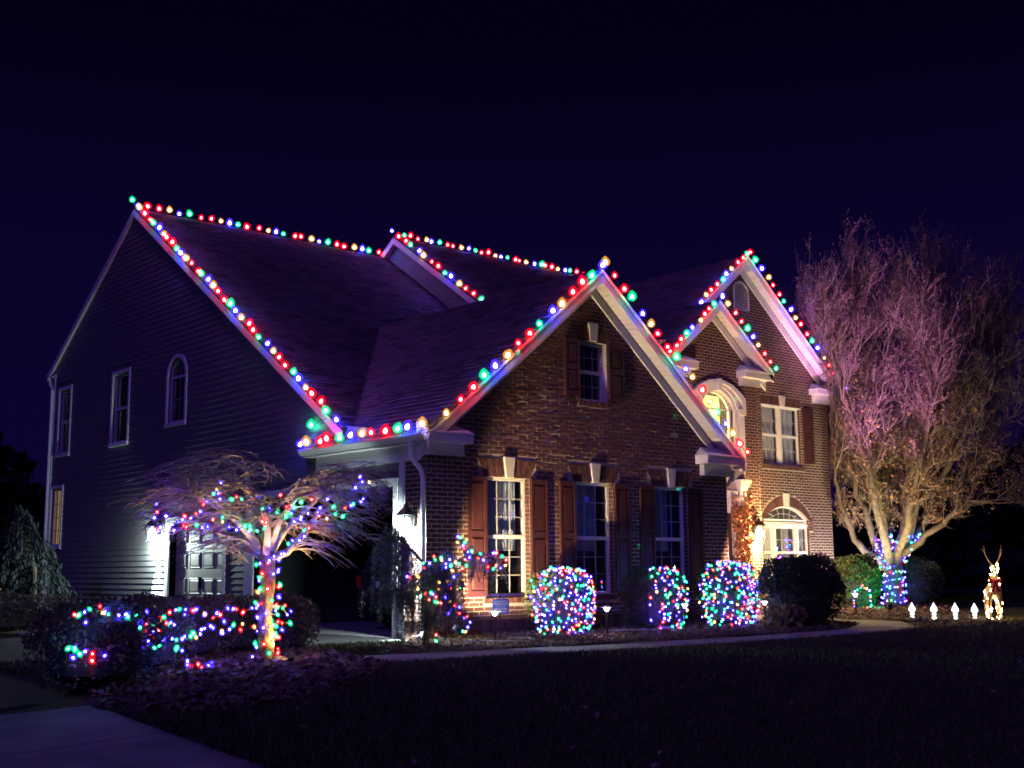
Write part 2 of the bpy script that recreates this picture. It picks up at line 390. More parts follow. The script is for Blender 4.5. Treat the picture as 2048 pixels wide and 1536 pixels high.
def arc(u0, u1, z1, r, n=14):
    w = u1 - u0; R = (w * w / 4 + r * r) / (2 * r); uc = (u0 + u1) / 2; zc = z1 + r - R
    a = math.asin(min(1, w / 2 / R))
    if r > w / 2 + 1e-6: a = PI - a
    return [(uc + R * math.sin(a - 2 * a * i / n), zc + R * math.cos(a - 2 * a * i / n)) for i in range(n + 1)]   # right to left
def hole_poly(h):
    u0, u1, z0, z1 = h[:4]
    if len(h) > 4: return [(u0, z0), (u1, z0)] + arc(u0, u1, z1, h[4])
    return [(u0, z0), (u1, z0), (u1, z1), (u0, z1)]
def hole_at(h, z):
    u0, u1, z0, z1 = h[:4]
    if z < z0: return None
    if z <= z1: return (u0, u1)
    if len(h) > 4 and z < z1 + h[4]:
        w = u1 - u0; r = h[4]; R = (w * w / 4 + r * r) / (2 * r); k = R * R - (z - (z1 + r - R)) ** 2
        if k > 0: q = math.sqrt(k); c = (u0 + u1) / 2; return (c - q, c + q)
    return None
def span(poly, z):
    xs = []
    for i in range(len(poly)):
        (a, b), (c, d) = poly[i], poly[(i + 1) % len(poly)]
        if (b - z) * (d - z) <= 0 and b != d: xs.append(a + (c - a) * (z - b) / (d - b))
    return (min(xs), max(xs)) if xs else None
def intervals(poly, holes, za, zb):
    s0, s1 = span(poly, za + 1e-4), span(poly, zb - 1e-4)
    if not s0 or not s1: return []
    iv = [(max(s0[0], s1[0]), min(s0[1], s1[1]))]
    for h in holes:
        bl = [b for b in (hole_at(h, za + .008), hole_at(h, (za + zb) / 2), hole_at(h, zb - .008)) if b]
        if not bl: continue
        lo = min(b[0] for b in bl); hi = max(b[1] for b in bl); nv = []
        for a, b in iv:
            if hi <= a or lo >= b: nv.append((a, b)); continue
            if lo - a > .01: nv.append((a, lo))
            if b - hi > .01: nv.append((hi, b))
        iv = nv
    return iv

def backing(name, P, poly, holes, d, m, parent, depth=.12):
    loops = [poly] + [hole_poly(h) for h in holes]
    flat = [p for l in loops for p in l]
    mb = MB()
    tris = tessellate_polygon([[Vector((u, z, 0)) for u, z in l] for l in loops])
    mb.add([P(u, z, d) for u, z in flat], [tuple(t) for t in tris])
    for l in loops[1:]:
        n = len(l)
        mb.add([P(u, z, d) for u, z in l] + [P(u, z, d - depth) for u, z in l], [(i, (i + 1) % n, n + (i + 1) % n, n + i) for i in range(n)])
    return mb.build(name, m, parent)

def brick_mesh(mb, P, u0, u1, z0, z1, d, tilt=0, top=None):
    if top is None: top = (u0, u1)
    j = [d + random.uniform(-.5, .5) * tilt for _ in range(4)]; c = .004
    f = [P(u0 + c, z0 + c, j[0]), P(u1 - c, z0 + c, j[1]), P(top[1] - c, z1 - c, j[2]), P(top[0] + c, z1 - c, j[3])]
    s = [P(u0, z0, d - .005), P(u1, z0, d - .005), P(top[1], z1, d - .005), P(top[0], z1, d - .005)]
    b = [P(u0, z0, -.02), P(u1, z0, -.02), P(top[1], z1, -.02), P(top[0], z1, -.02)]
    mb.add(f + s + b, [(0, 1, 2, 3)] + [(4 + i, 4 + (i + 1) % 4, (i + 1) % 4, i) for i in range(4)] + [(8 + i, 8 + (i + 1) % 4, 4 + (i + 1) % 4, 4 + i) for i in range(4)])

CH, BL, J = .0755, .225, .0155
def courses(P, poly, holes, z0, z1, wall, single=None, rough=None):
    """running bond; bricks for which single(u,z) holds become objects of their own"""
    mb = MB(); n = 0; z = z0; k = 0; made = 0
    while z + CH <= z1 + .01:
        for a, b in intervals(poly, holes, z, z + CH):
            u = math.floor(a / BL) * BL - (BL / 2 if k % 2 else 0)
            while u < b:
                p, q = max(u, a), min(u + BL, b)
                if q - p > .03:
                    uc, zc = (p + q) / 2, z + CH / 2
                    rr = .0035 + (rough(uc, zc) if rough else 0)
                    d = .0045 + random.uniform(-.4, 1) * rr * .6
                    if single and made < 300 and single(uc, zc):
                        one = MB(); w2 = (q - p - J) / 2
                        brick_mesh(one, lambda uu, zz, dd: tuple(Vector(P(uu + uc, zz + zc, dd)) - Vector(P(uc, zc, 0))), -w2, w2, -CH / 2 + J / 2, CH / 2 - J / 2, d, rr)
                        o = one.build('brick', M['brick'], wall); o.location = P(uc, zc, 0); made += 1
                    else: brick_mesh(mb, P, p + J / 2, q - J / 2, z + J / 2, z + CH - J / 2, d, rr)
                u += BL
        z += CH; k += 1
    return mb

def soldiers(mb, P, u0, u1, z0, z1, d=.01, w=.075, skip=()):
    n = max(1, round((u1 - u0) / w)); w = (u1 - u0) / n
    for i in range(n):
        a = u0 + i * w
        if any(s0 < a + w / 2 < s1 for s0, s1 in skip): continue
        brick_mesh(mb, P, a + .005, a + w - .005, z0 + .005, z1 - .005, d + random.uniform(-.002, .004), .004)
def jack_arch(mb, P, uc, hw, z0, z1, splay=.16, key=.11):
    n = 15
    for i in range(n):
        t0, t1 = -1 + 2 * i / n, -1 + 2 * (i + 1) / n
        a, b = uc + t0 * hw, uc + t1 * hw
        if abs((a + b) / 2 - uc) < key: continue
        ta, tb = a + t0 * splay, b + t1 * splay
        brick_mesh(mb, P, a + .004, b - .004, z0 + .004, z1, .012 + random.uniform(0, .006), .004, (ta + .004, tb - .004))
def keystone(P, uc, z0, z1, w0, w1, d=.05):
    mb = MB(); mb.prism(P, [(uc - w0, z0), (uc + w0, z0), (uc + w1, z1), (uc - w1, z1)], -.02, d)
    return mb.build('keystone', M['stone'], house, bevel=.008)
def voussoirs(mb, P, u0, u1, z1, r, th, n, key=None):
    inn = arc(u0, u1, z1, r, n); out = arc(u0 - th * .55, u1 + th * .55, z1, r + th, n)
    for i in range(n):
        if key and abs((inn[i][0] + inn[i + 1][0]) / 2 - (u0 + u1) / 2) < key: continue
        a, b, c, d = inn[i + 1], inn[i], out[i], out[i + 1]
        f = lambda p, q, t: (p[0] + (q[0] - p[0]) * t, p[1] + (q[1] - p[1]) * t)
        mb.prism(P, [f(a, b, .07), f(a, b, .93), f(d, c, .93), f(d, c, .07)], -.02, .012 + random.uniform(0, .006))

# windows -----------------------------------------------------------------------------------
def window(P, u0, u1, z0, z1, cols=3, rows=(3, 3), d=-.10, arch=0, cover=None, fw=.05, arch_cols=5, glass='glass', lit=None, name='window'):
    """double-hung sash window: jambs, meeting rail, grille bars and one pane per light"""
    mb = MB()
    mb.pbox(P, u0, u0 + fw, z0, z1, d - .06, d); mb.pbox(P, u1 - fw, u1, z0, z1, d - .06, d)
    mb.pbox(P, u0 + fw, u1 - fw, z0, z0 + fw, d - .06, d + .004)
    zt = z1
    if arch:
        inn = arc(u0 + fw, u1 - fw, z1, arch - fw * .9, 16); out = arc(u0, u1, z1, arch, 16)
        for i in range(16): mb.prism(P, [inn[i + 1], inn[i], out[i], out[i + 1]], d - .06, d)
        mb.pbox(P, u0 + fw, u1 - fw, z1 - fw * .5, z1 + fw * .5, d - .06, d + .003)
        zt = z1 - fw * .5
    else:
        mb.pbox(P, u0 + fw, u1 - fw, z1 - fw, z1, d - .06, d + .004); zt = z1 - fw
    a, b = u0 + fw, u1 - fw; zb = z0 + fw
    zm = zb + (zt - zb) * rows[1] / (rows[0] + rows[1]) if rows[1] else zb
    if rows[1]: mb.pbox(P, a, b, zm - .032, zm + .032, d - .05, d - .004)
    win = mb.build(name, M['trim'], house)
    gr = MB(); gw = .0075
    def cells(za, zb_, nr, dd):
        for i in range(1, cols): uc = a + (b - a) * i / cols; gr.pbox(P, uc - gw, uc + gw, za, zb_, dd - .012, dd + .006)
        for i in range(1, nr): zc = za + (zb_ - za) * i / nr; gr.pbox(P, a, b, zc - gw, zc + gw, dd - .010, dd + .0075)
        pw, ph = (b - a) / cols, (zb_ - za) / nr
        me = None
        for i in range(cols):
            for j in range(nr):
                o3 = Vector(P(a + pw * (i + .5), za + ph * (j + .5), dd - .004))
                if me is None:
                    pm = MB(); pm.pbox(lambda u, z, q: tuple(Vector(P(a + pw * .5 + u, za + ph * .5 + z, dd - .004 + q)) - Vector(P(a + pw * .5, za + ph * .5, dd - .004))), -pw / 2 + .002, pw / 2 - .002, -ph / 2 + .002, ph / 2 - .002, -.0015, .0015)
                    me = pm.mesh('pane', M[glass])
                o = bpy.data.objects.new('pane', me); COL.objects.link(o); o.parent = win; o.location = o3
    if rows[1]:
        cells(zb, zm - .032, rows[1], d - .035); cells(zm + .032, zt, rows[0], d - .02)
    else: cells(zb, zt, rows[0], d - .02)
    if arch:
        inn = arc(a, b, z1 + fw * .5, arch - fw * 1.4, 20); uc = (a + b) / 2
        pm = MB(); pm.prism(P, inn, d - .026, d - .022); o = pm.build('pane', M[glass], win)
        mid = arc(a + (b - a) * .14, b - (b - a) * .14, z1 + fw * .5, (arch - fw * 1.4) * .5, 12)
        for i in range(12): gr.tube([P(*mid[i], d - .02), P(*mid[i + 1], d - .02)], gw, 4)
        for i in range(1, arch_cols):
            t = i / arch_cols; p = mid[round(12 * t)]; q = inn[round(20 * t)]
            gr.tube([P(*p, d - .02), P(*q, d - .02)], gw, 4); gr.tube([P(p[0], z1, d - .02), P(*p, d - .02)], gw, 4)
    if gr.n: gr.build('grille', M['bars'], win)
    if cover:
        c0, c1, cz0, cz1, m = cover; cb = MB(); n = 40
        row = [(c0 + (c1 - c0) * i / n, .018 * math.sin(i * 1.9) + .01 * math.sin(i * .7)) for i in range(n + 1)]
        cb.add([P(u, cz0, d - .16 + w) for u, w in row] + [P(u, cz1, d - .16 + w) for u, w in row], [(i, i + 1, n + 2 + i, n + 1 + i) for i in range(n)])
        cb.build('curtain', m, win, smooth=True)
    return win

def shutter(P, u0, u1, z0, z1, label=None):
    mb = MB(); s = .055; zm = z0 + (z1 - z0) * .52
    mb.pbox(P, u0, u1, z0, z1, .012, .030)
    for q in ((u0, u0 + s, z0, z1), (u1 - s, u1, z0, z1)): mb.pbox(P, *q, .030, .055)
    for q in ((z0, z0 + .10), (zm - .05, zm + .05), (z1 - .08, z1)): mb.pbox(P, u0 + s, u1 - s, *q, .030, .0535)
    sh = mb.build('shutter', M['shutter'], house)
    for za, zb in ((z0 + .10, zm - .05), (zm + .05, z1 - .08)):
        pb = MB(); a, b = u0 + s + .012, u1 - s - .012; za += .012; zb -= .012; k = .028
        v = [P(u, z, .030) for u, z in ((a, za), (b, za), (b, zb), (a, zb))] + [P(u, z, .050) for u, z in ((a + k, za + k), (b - k, za + k), (b - k, zb - k), (a + k, zb - k))]
        pb.add(v, [(4, 5, 6, 7)] + [(i, (i + 1) % 4, 4 + (i + 1) % 4, 4 + i) for i in range(4)])
        pb.build('panel', M['shutter'], sh)
    return sh

# ---- garage wing, brick front
P0 = PF(0)
WN = [(1.28, 2.28), (3.40, 4.40), (5.52, 6.52)]
UW = (3.56, 4.30, 4.22, 5.34)
wing_poly = [(0, 0), (7.78, 0), (7.78, 3.37), (3.89, 6.55), (0, 3.37)]
wing_holes = [(a, b, .66, 2.70) for a, b in WN] + [UW]
wall = backing('brick_wall', P0, wing_poly, wing_holes, 0, M['mortar'], house)
extra = [(a - .16, b + .16, 2.70, 3.02) for a, b in WN] + [(UW[0] - .1, UW[1] + .1, UW[3], 5.64)] + [(a - .06, b + .06, .56, .66) for a, b in WN] + [(UW[0] - .06, UW[1] + .06, 4.10, 4.22)]
rough = lambda u, z: .0055 * math.exp(-((z - 3.9) / .9) ** 2) * (1 if 1.8 < u < 6.4 else .3) + (.006 if u > 6.6 and 1.2 < z < 2.6 else 0)
mb = courses(P0, wing_poly, wing_holes + extra, .365, 6.5, wall, single=lambda u, z: u < 1.27 and .36 < z < 3.0 or (1.0 < u < 3.3 and 3.02 < z < 3.75), rough=rough)
for a, b in WN:
    jack_arch(mb, P0, (a + b) / 2, .52, 2.70, 3.02); keystone(P0, (a + b) / 2 + .02, 2.69, 3.06, .075, .125)
    soldiers(mb, P0, a - .06, b + .06, .56, .66, .03)
jack_arch(mb, P0, 3.93, .40, 5.34, 5.64, .1, .09); keystone(P0, 3.93, 5.36, 5.70, .085, .13)
soldiers(mb, P0, 3.50, 4.36, 4.10, 4.22, .035)
soldiers(mb, P0, 0, 7.78, 0, .31, .014)
mb.pbox(P0, -.012, 7.79, .313, .362, -.01, .036)
mb.build('bricks', M['brick'], wall, kind='stuff')
PR = PL(0)
# brick reveals of the openings
mb = MB()
for a, b in WN:
    z = .68
    while z < 2.68:
        for s in (a, b):
            for y0, y1 in ((.004, .055), (.06, .11)): mb.box((s - .012, y0, z), (s + .012, y1, z + .064))
        z += CH
mb.build('bricks', M['brick'], wall, kind='stuff')
for i, (a, b) in enumerate(WN):
    window(P0, a + .01, b - .01, .67, 2.70, 3, (3, 3), cover=(a + .03, b - .12 - .1 * i, 1.45, 2.68, M['blind']))
    shutter(P0, a - .41, a - .015, .68, 2.69); shutter(P0, b + .015, b + .41, .68, 2.69)
window(P0, UW[0], UW[1], UW[2], UW[3], 3, (2, 2))
shutter(P0, 3.17, 3.545, 4.27, 5.34); shutter(P0, 4.32, 4.74, 4.27, 5.34)
# right flank of the wing
mb = MB(); mb.add([(7.78, 0, 0), (7.78, 5, 0), (7.78, 5, 3.37), (7.78, 0, 3.37)], [(0, 1, 2, 3)]); mb.build('wall', M['mortar'], house)

# ---- left flank: brick return, siding, garage doors, windows
QD1 = (.87, 5.52, .0, 2.53); QD2 = (6.75, 9.18, .0, 2.18)
LW = [(11.60, 12.48, 4.20, 5.88), (15.14, 15.86, 4.20, 5.88), (15.42, 16.12, 1.82, 3.30)]
LA = (8.66, 9.50, 4.40, 5.44, .42)
left_poly = [(0, 0), (16.27, 0), (16.27, 6.55), (11.52, 9.72), (2.70, 3.75), (0, 3.35)]
left_holes = [QD1, QD2, LA] + LW
backing('siding_wall', PR, left_poly, left_holes, -.012, M['siding'], house, .15)
wallL = backing('brick_return', PR, [(0, 0), (.565, 0), (.565, 2.95), (0, 2.95)], [], 0, M['mortar'], house)
mb = courses(PR, [(0, 0), (.565, 0), (.565, 2.95), (0, 2.95)], [], .365, 2.95, wallL)
soldiers(mb, PR, .0, .565, 0, .31, .014); mb.pbox(PR, 0, .57, .313, .362, -.01, .036)
mb.build('bricks', M['brick'], wallL, kind='stuff')
t = .09
def grow(h): return (h[0] - t, h[1] + t, h[2] - t, h[3] + (t if len(h) < 5 else 0)) + ((h[4] + t,) if len(h) > 4 else ())
sid_poly = [(0, 0), (16.2, 0), (16.2, 6.6), (11.52, 9.70), (2.70, 3.72), (.57, 3.3)]
sid_poly[0] = (.57, 0)
sid_holes = [(QD1[0] - .12, QD1[1] + .36, -.1, QD1[3] + .14), (QD2[0] - .12, QD2[1] + .16, -.1, QD2[3] + .14), grow(LA)] + [grow(h) for h in LW] + [(0, 3.28, 2.93, 3.6)]
EX = .127
def sidings(P, poly, holes, z0, z1, parent):
    z = z0
    while z < z1:
        s0, s1 = span(poly, z + 1e-4), span(poly, min(z + EX, z1) - 1e-4)
        if s0 and s1:
            full = (min(s0[0], s1[0]), max(s0[1], s1[1]))
            big = [(full[0], -9), (full[1], -9), (full[1], 99), (full[0], 99)]
            for a, b in intervals(big, holes, z, z + EX):
                la = s0[0] if a == full[0] else a; lb = s0[1] if b == full[1] else b
                ta = s1[0] if a == full[0] else a; tb = s1[1] if b == full[1] else b
                w = [P(la, z, .018), P(lb, z, .018), P(tb, z + EX, .002), P(ta, z + EX, .002), P(la, z, -.01), P(lb, z, -.01)]
                MB().add(w, [(0, 1, 2, 3), (4, 5, 1, 0)]).build('siding_board', M['siding'], parent)
        z += EX
sidings(PR, sid_poly, sid_holes, .12, 9.70, house)

def casing(P, h, tw=.085, d=.03, sill=True):
    mb = MB(); u0, u1, z0, z1 = h[:4]
    if len(h) > 4:
        inn = arc(u0, u1, z1, h[4], 16); out = arc(u0 - tw, u1 + tw, z1, h[4] + tw, 16)
        for i in range(16): mb.prism(P, [inn[i + 1], inn[i], out[i], out[i + 1]], -.02, d)
    else: mb.pbox(P, u0, u1, z1, z1 + tw, -.02, d)
    mb.pbox(P, u0 - tw, u0, z0, z1 + (tw if len(h) < 5 else 0), -.02, d + .001); mb.pbox(P, u1, u1 + tw, z0, z1 + (tw if len(h) < 5 else 0), -.02, d + .001)
    if sill: mb.pbox(P, u0 - tw, u1 + tw, z0 - tw, z0, -.02, d + .02)
    return mb.build('window_casing', M['trim'], house)
for h in LW + [LA]: casing(PR, h)
for h in LW[:2]: window(PR, *h, 1, (1, 1), d=-.05)
window(PR, *LW[2], 2, (4, 0), d=-.05, cover=(15.35, 16.2, 1.7, 3.4, glow('glowing_blind', (.62, .36, .10), .62)))  # blind glows by itself, standing in for lamplight behind it
window(PR, LA[0], LA[1], LA[2], LA[3], 2, (2, 0), d=-.05, arch=LA[4])
# garage doors
mb = MB()
for q in ((QD1[0] - .12, QD1[0], 0, QD1[3] + .14), (QD1[1], QD1[1] + .34, 0, QD1[3] + .14), (QD1[0], QD1[1], QD1[3], QD1[3] + .14),
          (QD2[0] - .12, QD2[0], 0, QD2[3] + .14), (QD2[1], QD2[1] + .16, 0, QD2[3] + .14), (QD2[0], QD2[1], QD2[3], QD2[3] + .14)):
    mb.pbox(PR, *q, -.20, .030)
mb.pbox(PR, .57, .71, 0.1, 2.93, -.01, .022)
mb.build('door_trim', M['trim'], house)
gd = MB(); gd.pbox(PR, QD2[0], QD2[1], .02, QD2[3], -.20, -.16); gdo = gd.build('garage_door', M['gdoor'], house)
pm = None
for r in range(4):
    for c_ in range(4):
        uc = QD2[0] + (QD2[1] - QD2[0]) * (c_ + .5) / 4; zc = .02 + 2.16 * (r + .5) / 4
        if pm is None:
            q = MB(); a, b, k = .24, .17, .03
            v = [(0, sx * a, sz * b) for sx, sz in ((-1, -1), (1, -1), (1, 1), (-1, 1))]
            v1 = [(.0, y, z) for _, y, z in v]; v2 = [(-.018, y * .93, z * .9) for _, y, z in v]; v3 = [(-.004, y * .86, z * .80) for _, y, z in v]; v4 = [(-.020, y * .74, z * .64) for _, y, z in v]
            for A, B in ((v1, v2), (v2, v3), (v3, v4)): q.add(A + B, [(i, (i + 1) % 4, 4 + (i + 1) % 4, 4 + i) for i in range(4)])
            q.add(v4, [(0, 1, 2, 3)]); pm = q.mesh('panel', M['gdoor'])
        o = bpy.data.objects.new('panel', pm); COL.objects.link(o); o.parent = gdo; o.location = (.159, uc, zc)
q = MB(); q.box((.10, 7.98, .80), (.155, 8.02, 1.02)); q.tube([(.12, 7.9, .98), (.12, 8.1, .98)], .012); q.build('handle', M['black'], gdo)
# garage inside
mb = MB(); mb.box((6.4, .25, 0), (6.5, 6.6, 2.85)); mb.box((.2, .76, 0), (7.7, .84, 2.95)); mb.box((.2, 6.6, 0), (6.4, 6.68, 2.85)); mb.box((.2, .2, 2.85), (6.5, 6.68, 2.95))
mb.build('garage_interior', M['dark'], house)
mb = MB(); mb.box((-.02, .86, -.02), (6.4, 6.6, .025)); mb.build('garage_floor', M['concrete'], house)

# ---- wing cornices, fascia, gutter, downspout
def rake(Y, x0, z0, x1, z1, of, soffit_gap=None, name='fascia', ret=0):
    P = PF(Y); s = (z1 - z0) / (x1 - x0); k = math.sqrt(1 + s * s)
    mb = MB(); mb.prism(P, [(x0, z0 - .03), (x1, z1 - .03), (x1, z1 - .21 * k), (x0, z0 - .21 * k)], of - .035, of)
    mb.prism(P, [(x0, z0 - .03), (x1, z1 - .03), (x1, z1 - .075 * k), (x0, z0 - .075 * k)], of + .001, of + .022)
    mb.build('fascia', M['trim'], house)
    mb = MB(); mb.prism(P, [(x0, z0 - .20 * k), (x1, z1 - .20 * k), (x1, z1 - .36 * k), (x0, z0 - .36 * k)], .004, .045)
    mb.build('frieze_board', M['trim'], house)
    if soffit_gap:
        L = math.hypot(x1 - x0, z1 - z0); n = int(L / soffit_gap); me = None
        for i in range(n):
            tt = (i + .5) / n; uc, zc = x0 + (x1 - x0) * tt, z0 + (z1 - z0) * tt - .17 * k
            if me is None:
                q = MB(); hw = L / n / 2 - .007; dx, dz = (x1 - x0) / L, (z1 - z0) / L
                q.prism(lambda u, z, d: (u, -d, z), [(-dx * hw, -dz * hw), (dx * hw, dz * hw), (dx * hw - dz * -.0, dz * hw + .02), (-dx * hw, -dz * hw + .02)], .045, of - .036)
                me = q.mesh('soffit_panel', M['trim'])
            o = bpy.data.objects.new('soffit_panel', me); COL.objects.link(o); o.parent = house; o.location = (uc, Y, zc)
    q = MB(); q.prism(P, [(x0, z0 - .14 * k), (x1, z1 - .14 * k), (x1, z1 - .10 * k), (x0, z0 - .10 * k)], .0, of - .036); q.build('soffit', M['trim'], house)
rake(0, -.21, 3.35, 3.89, 6.705, .336); rake(0, 7.99, 3.35, 3.89, 6.705, .336, .125)
rake(3.98, 9.51, 6.1, 13.67, 9.432, .30); rake(3.98, 17.83, 6.1, 13.67, 9.432, .30, .14)
rake(3.12, 9.28, 6.095, 11.35, 7.71, .30); rake(3.12, 13.42, 6.095, 11.35, 7.71, .30, .14)
def cornice(Y, ua, ub, la, lb, zb, zm, zt, of, inner):
    """boxed eave return: crown box with sloping cap on a frieze box"""
    P = PF(Y); mb = MB()
    mb.pbox(P, la, lb, zb, zm - .001, .004, .13)
    mb.pbox(P, ua, ub, zm, zt, .004, of)
    mb.pbox(P, ua - .02, ub + .02, zt, zt + .025, .004, of + .02)
    mb.pbox(P, la - .012, lb + .012, zb - .0, zb + .03, .004, .145)
    o = mb.build('cornice_return', M['trim'], house, bevel=.006)
    cap = MB(); a, b = (ua, ub); e0 = P(a, zt + .026, of + .02); e1 = P(b, zt + .026, of + .02)
    i0, i1 = (a, b - .16) if inner > 0 else (a + .16, b)
    t0 = P(i0, zt + .2, .004); t1 = P(i1, zt + .2, .004)
    w0 = P(a, zt + .026, .004); w1 = P(b, zt + .026, .004)
    cap.add([e0, e1, t1, t0, w0, w1], [(0, 1, 2, 3), (0, 3, 4), (1, 5, 2)]); cap.build('cap', M['trim'], o)
cornice(0, -.20, .74, -.02, .71, 3.00, 3.20, 3.34, .335, 1); cornice(0, 6.80, 7.98, 6.93, 7.79, 2.97, 3.19, 3.34, .335, -1)
cornice(3.98, 16.62, 17.82, 16.75, 17.49, 5.69, 5.93, 6.06, .30, -1)
cornice(3.12, 12.25, 13.41, 12.33, 13.08, 5.68, 5.87, 6.03, .30, -1); cornice(3.12, 9.29, 10.45, 9.62, 10.35, 5.68, 5.87, 6.03, .30, 1)
mb = MB(); mb.pbox(PR, .13, 3.28, 2.93, 3.19, .0, .03); mb.pbox(PR, .13, 3.46, 3.192, 3.215, .0, .21)
mb.build('frieze_board', M['trim'], house)
mb = MB()   # K-style gutter
prof = [(.20, 3.33), (.20, 3.22), (.26, 3.215), (.285, 3.26), (.32, 3.30), (.32, 3.335), (.305, 3.335), (.30, 3.30), (.215, 3.24), (.215, 3.33)]
n = len(prof); mb.add([(-a, -.30, z) for a, z in prof] + [(-a, 3.46, z) for a, z in prof], [(i, (i + 1) % n, n + (i + 1) % n, n + i) for i in range(n)] + [list(range(n)), list(range(n, 2 * n))[::-1]])
mb.build('gutter', M['trim'], house)
def pipe(pts, w=.045): return MB().tube(pts, w, 8)
pipe([(-.25, .10, 3.24), (-.25, .10, 3.05), (-.23, .085, 2.95), (-.09, .02, 2.76), (-.06, .0, 2.62), (-.06, .0, .25), (-.09, -.03, .13), (-.26, -.16, .06)]).build('downspout', M['trim'], house)
pipe([(7.9, -.1, 3.1), (7.86, -.05, 2.9), (7.83, .15, 2.7), (7.83, .15, .3)]).build('downspout', M['trim'], house)

# main gable rake boards (left flank) and back gutter
def rakeL(X, y0, z0, y1, z1, d1, d0=.0):
    P = PL(X); mb = MB(); k = math.hypot(1, (z1 - z0) / (y1 - y0))
    mb.prism(P, [(y0, z0 - .03), (y1, z1 - .03), (y1, z1 - .19 * k), (y0, z0 - .19 * k)], d1 - .03, d1)
    mb.prism(P, [(y0, z0 - .16 * k), (y1, z1 - .16 * k), (y1, z1 - .13 * k), (y0, z0 - .13 * k)], d0, d1 - .031)
    mb.build('fascia', M['trim'], house)
rakeL(0, 2.34, 3.652, 11.52, 9.886, .10); rakeL(0, 16.62, 6.473, 11.52, 9.886, .10)
rakeL(7.37, 5.0, 6.335, 10.91, 10.35, .18); rakeL(7.37, 16.6, 6.486, 10.91, 10.35, .18)
mb = MB(); mb.box((-.08, 16.30, 6.30), (7.4, 16.62, 6.34)); mb.box((-.08, 16.60, 6.34), (7.4, 16.72, 6.46)); mb.build('gutter', M['trim'], house)
pipe([(-.02, 16.62, 6.34), (-.03, 16.5, 6.1), (-.04, 16.33, 5.95), (-.04, 16.33, .3)], .05).build('downspout', M['trim'], house)
mb = MB(); mb.pbox(PR, 16.2, 16.3, 0, 6.4, -.02, .035); mb.build('corner_board', M['trim'], house)

# ---- central block: siding gable above the garage roof
PC = PL(7.37)
cpoly = [(4.8, 3.0), (16.6, 3.0), (16.6, 6.3), (10.91, 10.19), (4.8, 6.05)]
mb = MB(); mb.prism(PC, cpoly, -.12, -.012); mb.build('siding_wall', M['siding'], house)
sidings(PC, [(5.2, 6.4), (16.4, 6.4), (10.91, 10.18)], [], 6.5, 10.1, house)
# back and right walls
mb = MB(); mb.box((0, 16.2, 0), (17.48, 16.27, 6.5)); mb.box((17.40, 4.0, 0), (17.48, 16.2, 6.3)); mb.box((7.8, 4.9, 0), (9.7, 5.0, 6.0)); mb.box((9.63, 3.14, 0), (9.70, 4.9, 6.1)); mb.box((13.0, 3.14, 0), (13.07, 3.98, 6.1))
mb.box((.5, 2.72, 2.9), (7.4, 2.78, 3.7)); mb.box((.15, 6.7, 0), (.2, 6.72, 2.5))
mb.build('wall', M['siding'], house)

# ---- brick bays B (right gable) and C (entry)
PB, PCf = PF(3.98), PF(3.12)
BW = (14.40, 16.14, 3.86, 5.48); BA = (14.30, 16.36, .80, 2.38, .38)
VN = (13.40, 13.96, 7.98, 8.52, .18)
bpoly = [(12.6, 0), (17.48, 0), (17.48, 6.22), (13.67, 9.28), (9.9, 6.25), (9.9, 5.5), (12.6, 5.5)]
wb = backing('brick_wall', PB, bpoly, [BW, BA, VN], 0, M['mortar'], house)
bx = [(BW[0] - .05, BW[1] + .05, 5.48, 5.74), (BW[0] - .06, BW[1] + .08, 3.74, 3.86), (BA[0] - .15, BA[1] + .15, 2.38, 2.38, .66) if 0 else (BA[0] - .17, BA[1] + .17, 2.10, 2.38, .67)]
bconv = [(9.9, 0), (17.48, 0), (17.48, 6.22), (13.67, 9.28), (9.9, 6.25)]
mb = courses(PB, bconv, [BW, (BA[0], BA[1], BA[2], 2.10), bx[2], VN, (9, 13.0, 0, 6.6)] + bx[:2], .02, 9.25, wb)
soldiers(mb, PB, BW[0] - .05, BW[1] + .05, 5.48, 5.74, .012, .07, [(15.2, 15.44)]); keystone(PB, 15.32, 5.49, 5.78, .085, .125)
soldiers(mb, PB, BW[0] - .06, BW[1] + .08, 3.74, 3.86, .035)
voussoirs(mb, PB, BA[0], BA[1], 2.38, .38, .28, 36, .10); keystone(PB, 15.33, 2.76, 3.10, .09, .125)
for zz in np.arange(2.10, 2.42, CH):
    for a, b in ((BA[0] - .17, BA[0] - .005), (BA[1] + .005, BA[1] + .17)): brick_mesh(mb, PB, a, b, zz + .005, zz + CH - .005, .01, .004)
zz = .82
while zz < 2.36:
    mb.box((BA[1] - .012, 3.985, zz), (BA[1] + .012, 4.09, zz + .064)); mb.box((BW[1] - .012, 3.985, zz + 3.05), (BW[1] + .012, 4.07, zz + 3.05 + .064)); zz += CH
mb.build('bricks', M['brick'], wb, kind='stuff')
CA = (10.80, 12.05, 3.62, 5.03, .44); DR = (10.85, 11.95, .15, 2.45)
cpo = [(9.63, 0), (13.07, 0), (13.07, 6.2), (11.35, 7.55), (9.63, 6.2)]
wc = backing('brick_wall', PCf, cpo, [CA, DR], 0, M['mortar'], house)
mb = courses(PCf, cpo, [(10.35, 12.49, 3.3, 5.37, .35), (10.3, 12.42, 0, 3.3)], .02, 7.5, wc)
